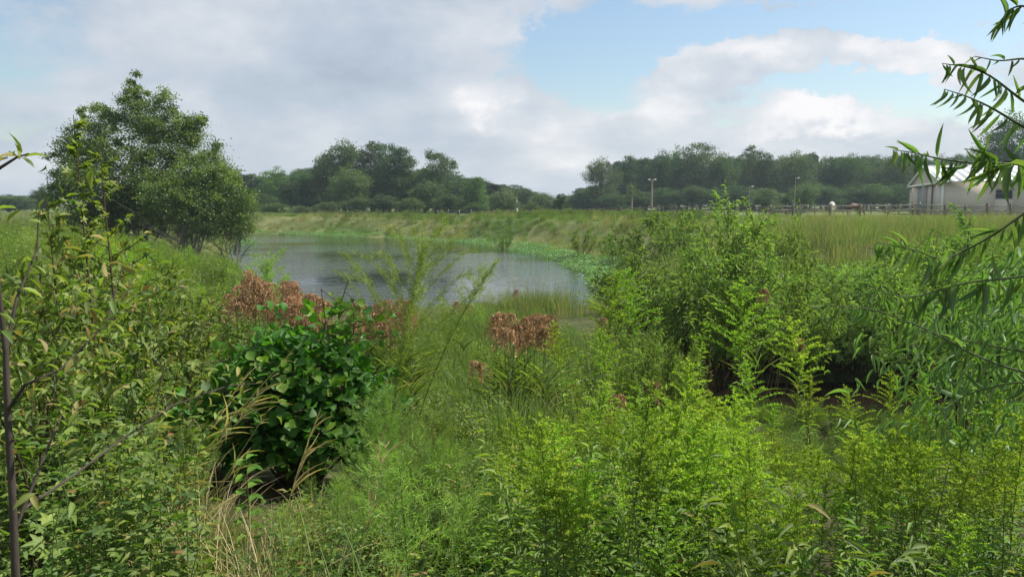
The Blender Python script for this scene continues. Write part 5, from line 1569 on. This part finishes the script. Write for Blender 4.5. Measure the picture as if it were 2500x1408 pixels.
# willow sapling in the middle distance and other willow bushes
WS = bushy(3.0, 2.0, 22, 9500, WILL, .095, .012, 'willowfar', droop=.12, cone=.22, thick=.012, up=.7, bad=.01, lo=.40)
GW = 'willow bushes round the muddy pool'
stand([('twigs', WS[0], 'stuff'), ('leaves', WS[1], 'stuff')], 3.0, 'willow_sapling', 'tall light green willow sapling with narrow leaves rising above the field, right of centre', 'willow', 1778, 452, 10.4, GW, rz=.6)
for j, (u, v, d, sx, lab) in enumerate([(1690, 590, 11.2, 1.1, 'lower willow bush leaning at the left side of the tall sapling'), (1872, 492, 11.4, .62, 'feathery willow bush at the right side of the tall sapling'),
        (1960, 640, 15.6, 1.5, 'rounded willow bush over the dark bank, right of the sapling'), (2110, 650, 15.8, 1.5, 'willow bush behind the cattail blades on the bank'), (2260, 620, 15.6, 1.5, 'willow bush on the bank behind the overhanging branches'),
        (1560, 750, 6.6, .55, 'low arching willow bush in front of the cattails'), (1625, 790, 6.6, .5, 'arching willow spray left of the dark hollow'), (2400, 500, 9.0, 1.0, 'tall willow bush at the right in front of the barn'), (2470, 560, 6.5, .9, 'dense willow bush at the right picture edge')]):
    g = WB if j % 2 else WB2
    stand([('twigs', g[0], 'stuff'), ('leaves', g[1], 'stuff')], 2.0 if j % 2 else 1.5, 'willow_bush', lab, 'willow', u, v, d, GW, sx=sx)
for (u, v, d, lab) in [(1655, 672, 14.0, 'clump of upright cattail blades left of the willow sapling'), (1610, 690, 13.5, 'smaller cattail clump beside the larger one'), (1478, 652, 22, 'dark green rush clump on the right shore')]:
    stand([('blades', TUF_CATT[0], 'stuff')], 1.25, 'cattail_clump', lab, 'cattails', u, v, d, 'cattail clumps')
# bushes dotted on the far bank
for (u, v, d, lab) in [(945, 562, 79, 'small dark bush at the waterline, leftmost on the far bank'), (1096, 566, 72, 'small dark bush at the waterline of the far bank, second from left'), (1232, 566, 60, 'round dark bush at the waterline of the far bank, largest of three'),
                       (1655, 498, 34, 'brownish bush on the field edge left of the willow sapling'), (1630, 505, 40, 'dark green bush behind the brownish bush'), (1420, 552, 48, 'dark bush halfway up the right bank'), (1500, 560, 42, 'dark bush on the right bank above the lush shore grass'), (1568, 545, 38, 'dark leafy bush near the top of the right bank')]:
    x = ray_x(u, d); z = gz(x, d); h = max(.7, float(ray_z(v, d)) - z)
    place([('twigs', DKS[0], 'stuff'), ('leaves', DKS[1], 'stuff')], 'bank_bush', lab, 'bush', x, d, rng.uniform(0, 6), h / 1.3, 'bushes on the pond bank')

# left saplings with lobed leaves
PL = unit_leaves(None, (.1,), .1, (.1, .35, .6, .8, .9), 'olive', PALM)
def maple_sapling(u, v, d, lab, w, n=150, bare=.25):
    x = ray_x(u, d, v); z = gz(x, d); h = float(ray_z(v, d)) - z
    root = thing('maple_sapling', lab, 'sapling', (x, d, z - .03), group='maple saplings on the left')
    tw = MB(); P = []; D = []
    t = np.linspace(0, 1, 9); C = np.stack([.04 * np.sin(t * 4) * h * .3, .03 * np.cos(t * 5) * h * .2, h * t], 1)
    tw.tube(C, .013 - .011 * t, 6, .3)
    for b in np.linspace(bare, .97, 26):
        q = np.array([np.interp(b, t, C[:, k]) for k in range(3)]); a = rng.uniform(0, 6.28); l = w * (1.08 - b) * rng.uniform(.5, 1.1)
        e = q + [math.cos(a) * l, math.sin(a) * l, l * .55]; tw.tube([q, (q + e) / 2 + [0, 0, -.01], e], [.004, .003, .0015], 4, .3, cap=False)
        for s in np.linspace(.15, 1, 10): P.append(q + (e - q) * s); D.append(norm(e - q) * .6 + rng.normal(0, .5, 3) + [0, 0, -.15])
    P = np.array(P)[:n]; D = np.array(D)[:n]; L = rng.uniform(.032, .055, len(P))
    link('twigs', tw.mesh('twigs', 'drystalk'), root, kind='stuff')
    leaf_parts(root, PL, P, D, L, L * 1.0, .5)
maple_sapling(186, 268, 4.6, 'slender sapling with lobed leaves whose tip overlaps the left side of the big maple', .45, 260, .3)
maple_sapling(250, 350, 5.2, 'broader lobed-leaf sapling in front of the big maple trunk', .75, 260, .2)
maple_sapling(120, 470, 4.4, 'lower lobed-leaf sapling at the far left', .65, 260, .15)
for j, (u, v, d, lab) in enumerate([(40, 450, 6.5, 'tall weedy shrub at the left picture edge'), (330, 600, 6.0, 'olive shrub in the left thicket below the big maple'), (180, 560, 5.5, 'olive shrub with orange leaf tips in the left thicket'), (430, 690, 7.0, 'small-leaved shrub left of the reddish bulrushes'), (20, 560, 3.4, 'leafy shrub filling the left edge behind the forked young tree'), (130, 640, 3.8, 'yellowish shrub behind the branches of the forked young tree'), (80, 700, 4.2, 'dense olive shrub low at the left edge')]):
    if j == 0: OB = bushy(1.6, 1.3, 12, 1500, LANCE_S, .075, .026, 'olive', droop=.1, bad=.05)
    stand([('twigs', OB[0], 'stuff'), ('leaves', OB[1], 'stuff')], 1.6, 'olive_shrub', lab, 'shrub', u, v, d, 'olive shrubs of the left thicket')

# small tree nearest the camera on the left
def near_tree():
    d = 1.75; x = ray_x(28, d, 1300); z = gz(x, d)
    root = thing('small_tree', 'thin grey-barked young tree nearest the camera at the left edge, forked low down', 'tree', (x, d, z))
    def W(u, v, dd=d): return np.array([float(ray_x(u, dd, v)) - x, dd - d, float(ray_z(v, dd)) - z])
    trunk = [np.array([0, 0, -.05]), W(38, 1400), W(30, 1200), W(18, 1000), W(14, 860), W(-10, 640), W(-60, 380)]
    mb = MB(); mb.tube(trunk, [.013, .0095, .0085, .0075, .0065, .005, .003], 8, .5); link('trunk', mb.mesh('trunk', 'barkdark', True), root)
    brs = [[W(38, 1290), W(90, 1160, 1.8), W(150, 1010, 1.9), W(135, 960, 1.95), W(130, 880, 2.0)],
           [W(60, 1240, 1.9), W(180, 1160, 2.1), W(300, 1070, 2.3), W(420, 990, 2.5), W(560, 940, 2.7), W(640, 935, 2.8)],
           [W(14, 860), W(40, 730, 1.8), W(90, 610, 1.9), W(95, 520, 1.9)], [W(20, 1000), W(60, 940, 1.7), W(150, 900, 1.75), W(260, 790, 1.9), W(300, 650, 2.)],
           [W(-40, 450), W(0, 410, 1.7), W(40, 385, 1.65), W(70, 375, 1.6)]]
    P = []; D = []
    for B in brs:
        B = np.array(B); mb = MB(); mb.tube(B, np.linspace(.0045, .0013, len(B)), 6, .3); link('branch', mb.mesh('branch', 'barkdark', True), root)
        tt = np.linspace(0, 1, len(B)); m = 84 if len(B) > 4 else 46
        if B is brs[-1] or np.allclose(B[0], brs[-1][0]): m = 7
        for b in rng.uniform(.35 if m > 7 else .6, 1, m):
            q = np.array([np.interp(b, tt, B[:, k]) for k in range(3)])
            o_ = rng.normal(0, .07 if m > 7 else .008, 3); P.append(q + o_); D.append(rng.normal(0, .7, 3) + [.2, 0, -.05])
    P = np.array(P); D = np.array(D); L = rng.uniform(.028, .055, len(P))
    leaf_parts(root, unit_leaves([0, .4, .5, .34, 0], (.15, .4), .25, (.2, .5, .8, .95), 'olive'), P, D, L, L * .32, .5)
near_tree()

# willow leaning in from the right
def near_willow():
    d0 = 2.5; x = 2.35; z = gz(x, d0)
    root = thing('willow_tree', 'near willow reaching in from the right edge with long drooping narrow leaves', 'willow', (x, d0, z))
    def W(u, v, dd=2.35): return np.array([float(ray_x(u, dd, v)) - x, dd - d0, float(ray_z(v, dd)) - z])
    mb = MB(); mb.tube([(0, 0, -.1), (.03, 0, .8), (0, .03, 1.6), (.06, 0, 2.5), (.0, 0, 3.3)], [.05, .042, .034, .024, .012], 9, .5); link('trunk', mb.mesh('trunk', 'bark', True), root)
    T = lambda h: np.array([.02, 0, h])
    B = [  # (branch points, leaves, leaf scale, where leaves start)
        ([T(2.3), W(2640, 330), W(2500, 250), W(2420, 185), W(2370, 165), W(2300, 155, 2.3)], 25, .85, .35),
        ([T(2.2), W(2640, 390), W(2500, 312), W(2420, 262), W(2360, 235), W(2305, 218, 2.3)], 18, .8, .35),
        ([T(2.5), W(2600, 160), W(2500, 142), W(2440, 150), W(2380, 138, 2.3)], 9, .45, .4),
        ([T(2.7), W(2620, 90), W(2500, 10), W(2460, 25), W(2440, 60)], 16, .75, .5),
        ([T(2.0), W(2640, 460), W(2500, 392), W(2400, 402), W(2290, 388), W(2230, 372), W(2180, 366, 2.2)], 34, .9, .3),
        ([T(1.9), W(2600, 420, 2.2), W(2480, 400, 2.1), W(2420, 400, 2.1), W(2400, 360, 2.1)], 26, 1.0, .3),
        ([T(1.8), W(2640, 450, 2.5), W(2520, 505, 2.5), W(2420, 580, 2.5), W(2300, 640, 2.5), W(2240, 610, 2.4), W(2140, 592, 2.4)], 40, 1.0, .3),
        ([T(1.7), W(2660, 640, 2.4), W(2500, 676, 2.4), W(2350, 690, 2.5), W(2220, 730, 2.5), W(2130, 705, 2.4)], 36, 1.0, .35),
        ([T(1.5), W(2640, 950, 2.5), W(2400, 880, 2.6), W(2260, 800, 2.7), W(2120, 750, 2.7), W(2010, 745, 2.7)], 34, .9, .4),
        ([T(1.4), W(2650, 860, 2.4), W(2500, 860, 2.6), W(2350, 830, 2.8), W(2230, 800, 3.0), W(2130, 820, 3.0)], 30, .85, .3),
        ([T(1.2), W(2660, 1000, 2.4), W(2500, 925, 2.5), W(2360, 960, 2.6), W(2280, 1020, 2.6)], 26, .9, .3)]
    P = []; D = []; L = []
    for pts, n, ls, s0 in B:
        C = np.array([np.asarray(q, float) for q in pts]); tt = np.linspace(0, 1, len(C)); f = np.linspace(0, 1, 22)
        C2 = np.stack([np.interp(f, tt, C[:, k]) for k in range(3)], 1)
        C2[1:-1] = (C2[:-2] + 2 * C2[1:-1] + C2[2:]) / 4
        C2[1:-1] = (C2[:-2] + 2 * C2[1:-1] + C2[2:]) / 4
        mb = MB(); mb.tube(C2, np.linspace(.006, .0011, 22), 6, .3); link('branch', mb.mesh('branch', 'stalk', True), root)
        tan = np.gradient(C2, axis=0)
        for i, b in enumerate(np.linspace(s0, 1, n)):
            q = np.array([np.interp(b, f, C2[:, k]) for k in range(3)]); tg = norm(np.array([np.interp(b, f, tan[:, k]) for k in range(3)]))
            dr = tg * .35 + rng.normal(0, .33, 3) + [0, 0, -.95 if rng.uniform() < .82 else .3]
            P.append(q); D.append(dr); L.append(.116 * ls * rng.uniform(.7, 1.1) * (1 - .35 * (b > .85)))
    P = np.array(P)[:320]; D = np.array(D)[:320]; L = np.array(L)[:320]
    UL = unit_leaves([0, .42, .5, .48, .4, .24, 0], (.05, .25, .5), .3, (.1, .35, .6, .8), 'willow')
    n1 = min(298, len(P)); leaf_parts(root, UL, P[:n1], D[:n1], L[:n1], L[:n1] * .105, roll=.7, up=(0, -1, .2))
    mb = MB()
    if len(P) > n1: put_leaves(mb, WILL, P[n1:], D[n1:], L[n1:], L[n1:] * .125, rng.uniform(0, .9, len(P) - n1))
    # the leafy mass at the right edge
    n = 1500; u = 2560 - np.abs(rng.normal(0, 190, n)); v = rng.uniform(560, 1080, n); k = v > 560 + (2560 - u) * .55; u, v = u[k], v[k]; n = len(u); dd = rng.uniform(2.6, 4.2, n)
    Q = np.stack([ray_x(u, dd, v) - x, dd - d0, ray_z(v, dd) - z], 1)
    put_leaves(mb, WILL, Q, np.array([-.3, 0, -.7]) + rng.normal(0, .5, (n, 3)), rng.uniform(.06, .10, n), .010, rng.uniform(0, .9, n))
    link('back_leaves', mb.mesh('back_leaves', 'willow'), root, kind='stuff')
near_willow()

# long dry grass blades arching over the dark gap under the alder
mb = None
for j, (u0, v0, u1, v1, d, lab) in enumerate([(400, 1240, 705, 858, 3.0, 'long straw stalk leaning right across the alder shrub'), (380, 1260, 600, 900, 3.05, 'second straw stalk leaning close beside the longest'), (430, 1380, 640, 1010, 2.8, 'thin green-straw stalk crossing low under the alder shrub'),
                                    (330, 1400, 620, 960, 2.7, 'pale flattened blade rising from the lower left to the alder'), (870, 1400, 935, 1085, 2.8, 'upright pale grass stem in the lower middle'), (700, 1240, 770, 1010, 3.4, 'thin stalk standing against the dark alder interior')]):
    x = ray_x(u0, d, v0); z = gz(x, d)
    root = thing('grass_stalk', lab, 'grass stalk', (x, d, z), group='long stalks in front of the alder')
    a = np.array([0, 0, 0.]); b = np.array([ray_x(u0, d, v0) - x, 0, ray_z(v0, d) - z]); c = np.array([ray_x(u1, d, v1) - x, .1, ray_z(v1, d) - z])
    C = np.array([a, b, b + (c - b) * .35 + [0, 0, .02], b + (c - b) * .7 + [0, 0, .015], c]); mb = MB(); mb.tube(C, [.0026, .0023, .002, .0015, .0008], 4, .6); link('stalk', mb.mesh('stalk', 'straw'), root)
    mb = MB(); n = 14; s = rng.uniform(.1, .98, n)[:, None]; put_leaves(mb, strip_leaf([.3, .5, .5, .3, 0], .5, .1), b + (c - b) * s, norm(c - b) + rng.normal(0, .25, (n, 3)), np.where(s[:, 0] > .8, .04, rng.uniform(.08, .22, n)), .0035, rng.uniform(.2, 1, n)); link('blade', mb.mesh('blade', 'straw'), root, kind='stuff')

# ------------------------------------------------------------------ air
def haze():
    mb = MB(); mb.box((-1520, -1520, -5.5), (1520, 1520, 24)); me = mb.mesh('haze', 'lampw'); me.materials.clear()
    m = new_mat('haze_air'); v = nd(m, 'ShaderNodeVolumePrincipled')
    v.inputs['Color'].default_value = (.72, .86, 1.0, 1); v.inputs['Density'].default_value = .00042; v.inputs['Anisotropy'].default_value = .2
    o = nd(m, 'ShaderNodeOutputMaterial'); lk(m, v.outputs[0], o.inputs['Volume'])
    me.materials.append(m); link('haze', me, kind='stuff')
haze()
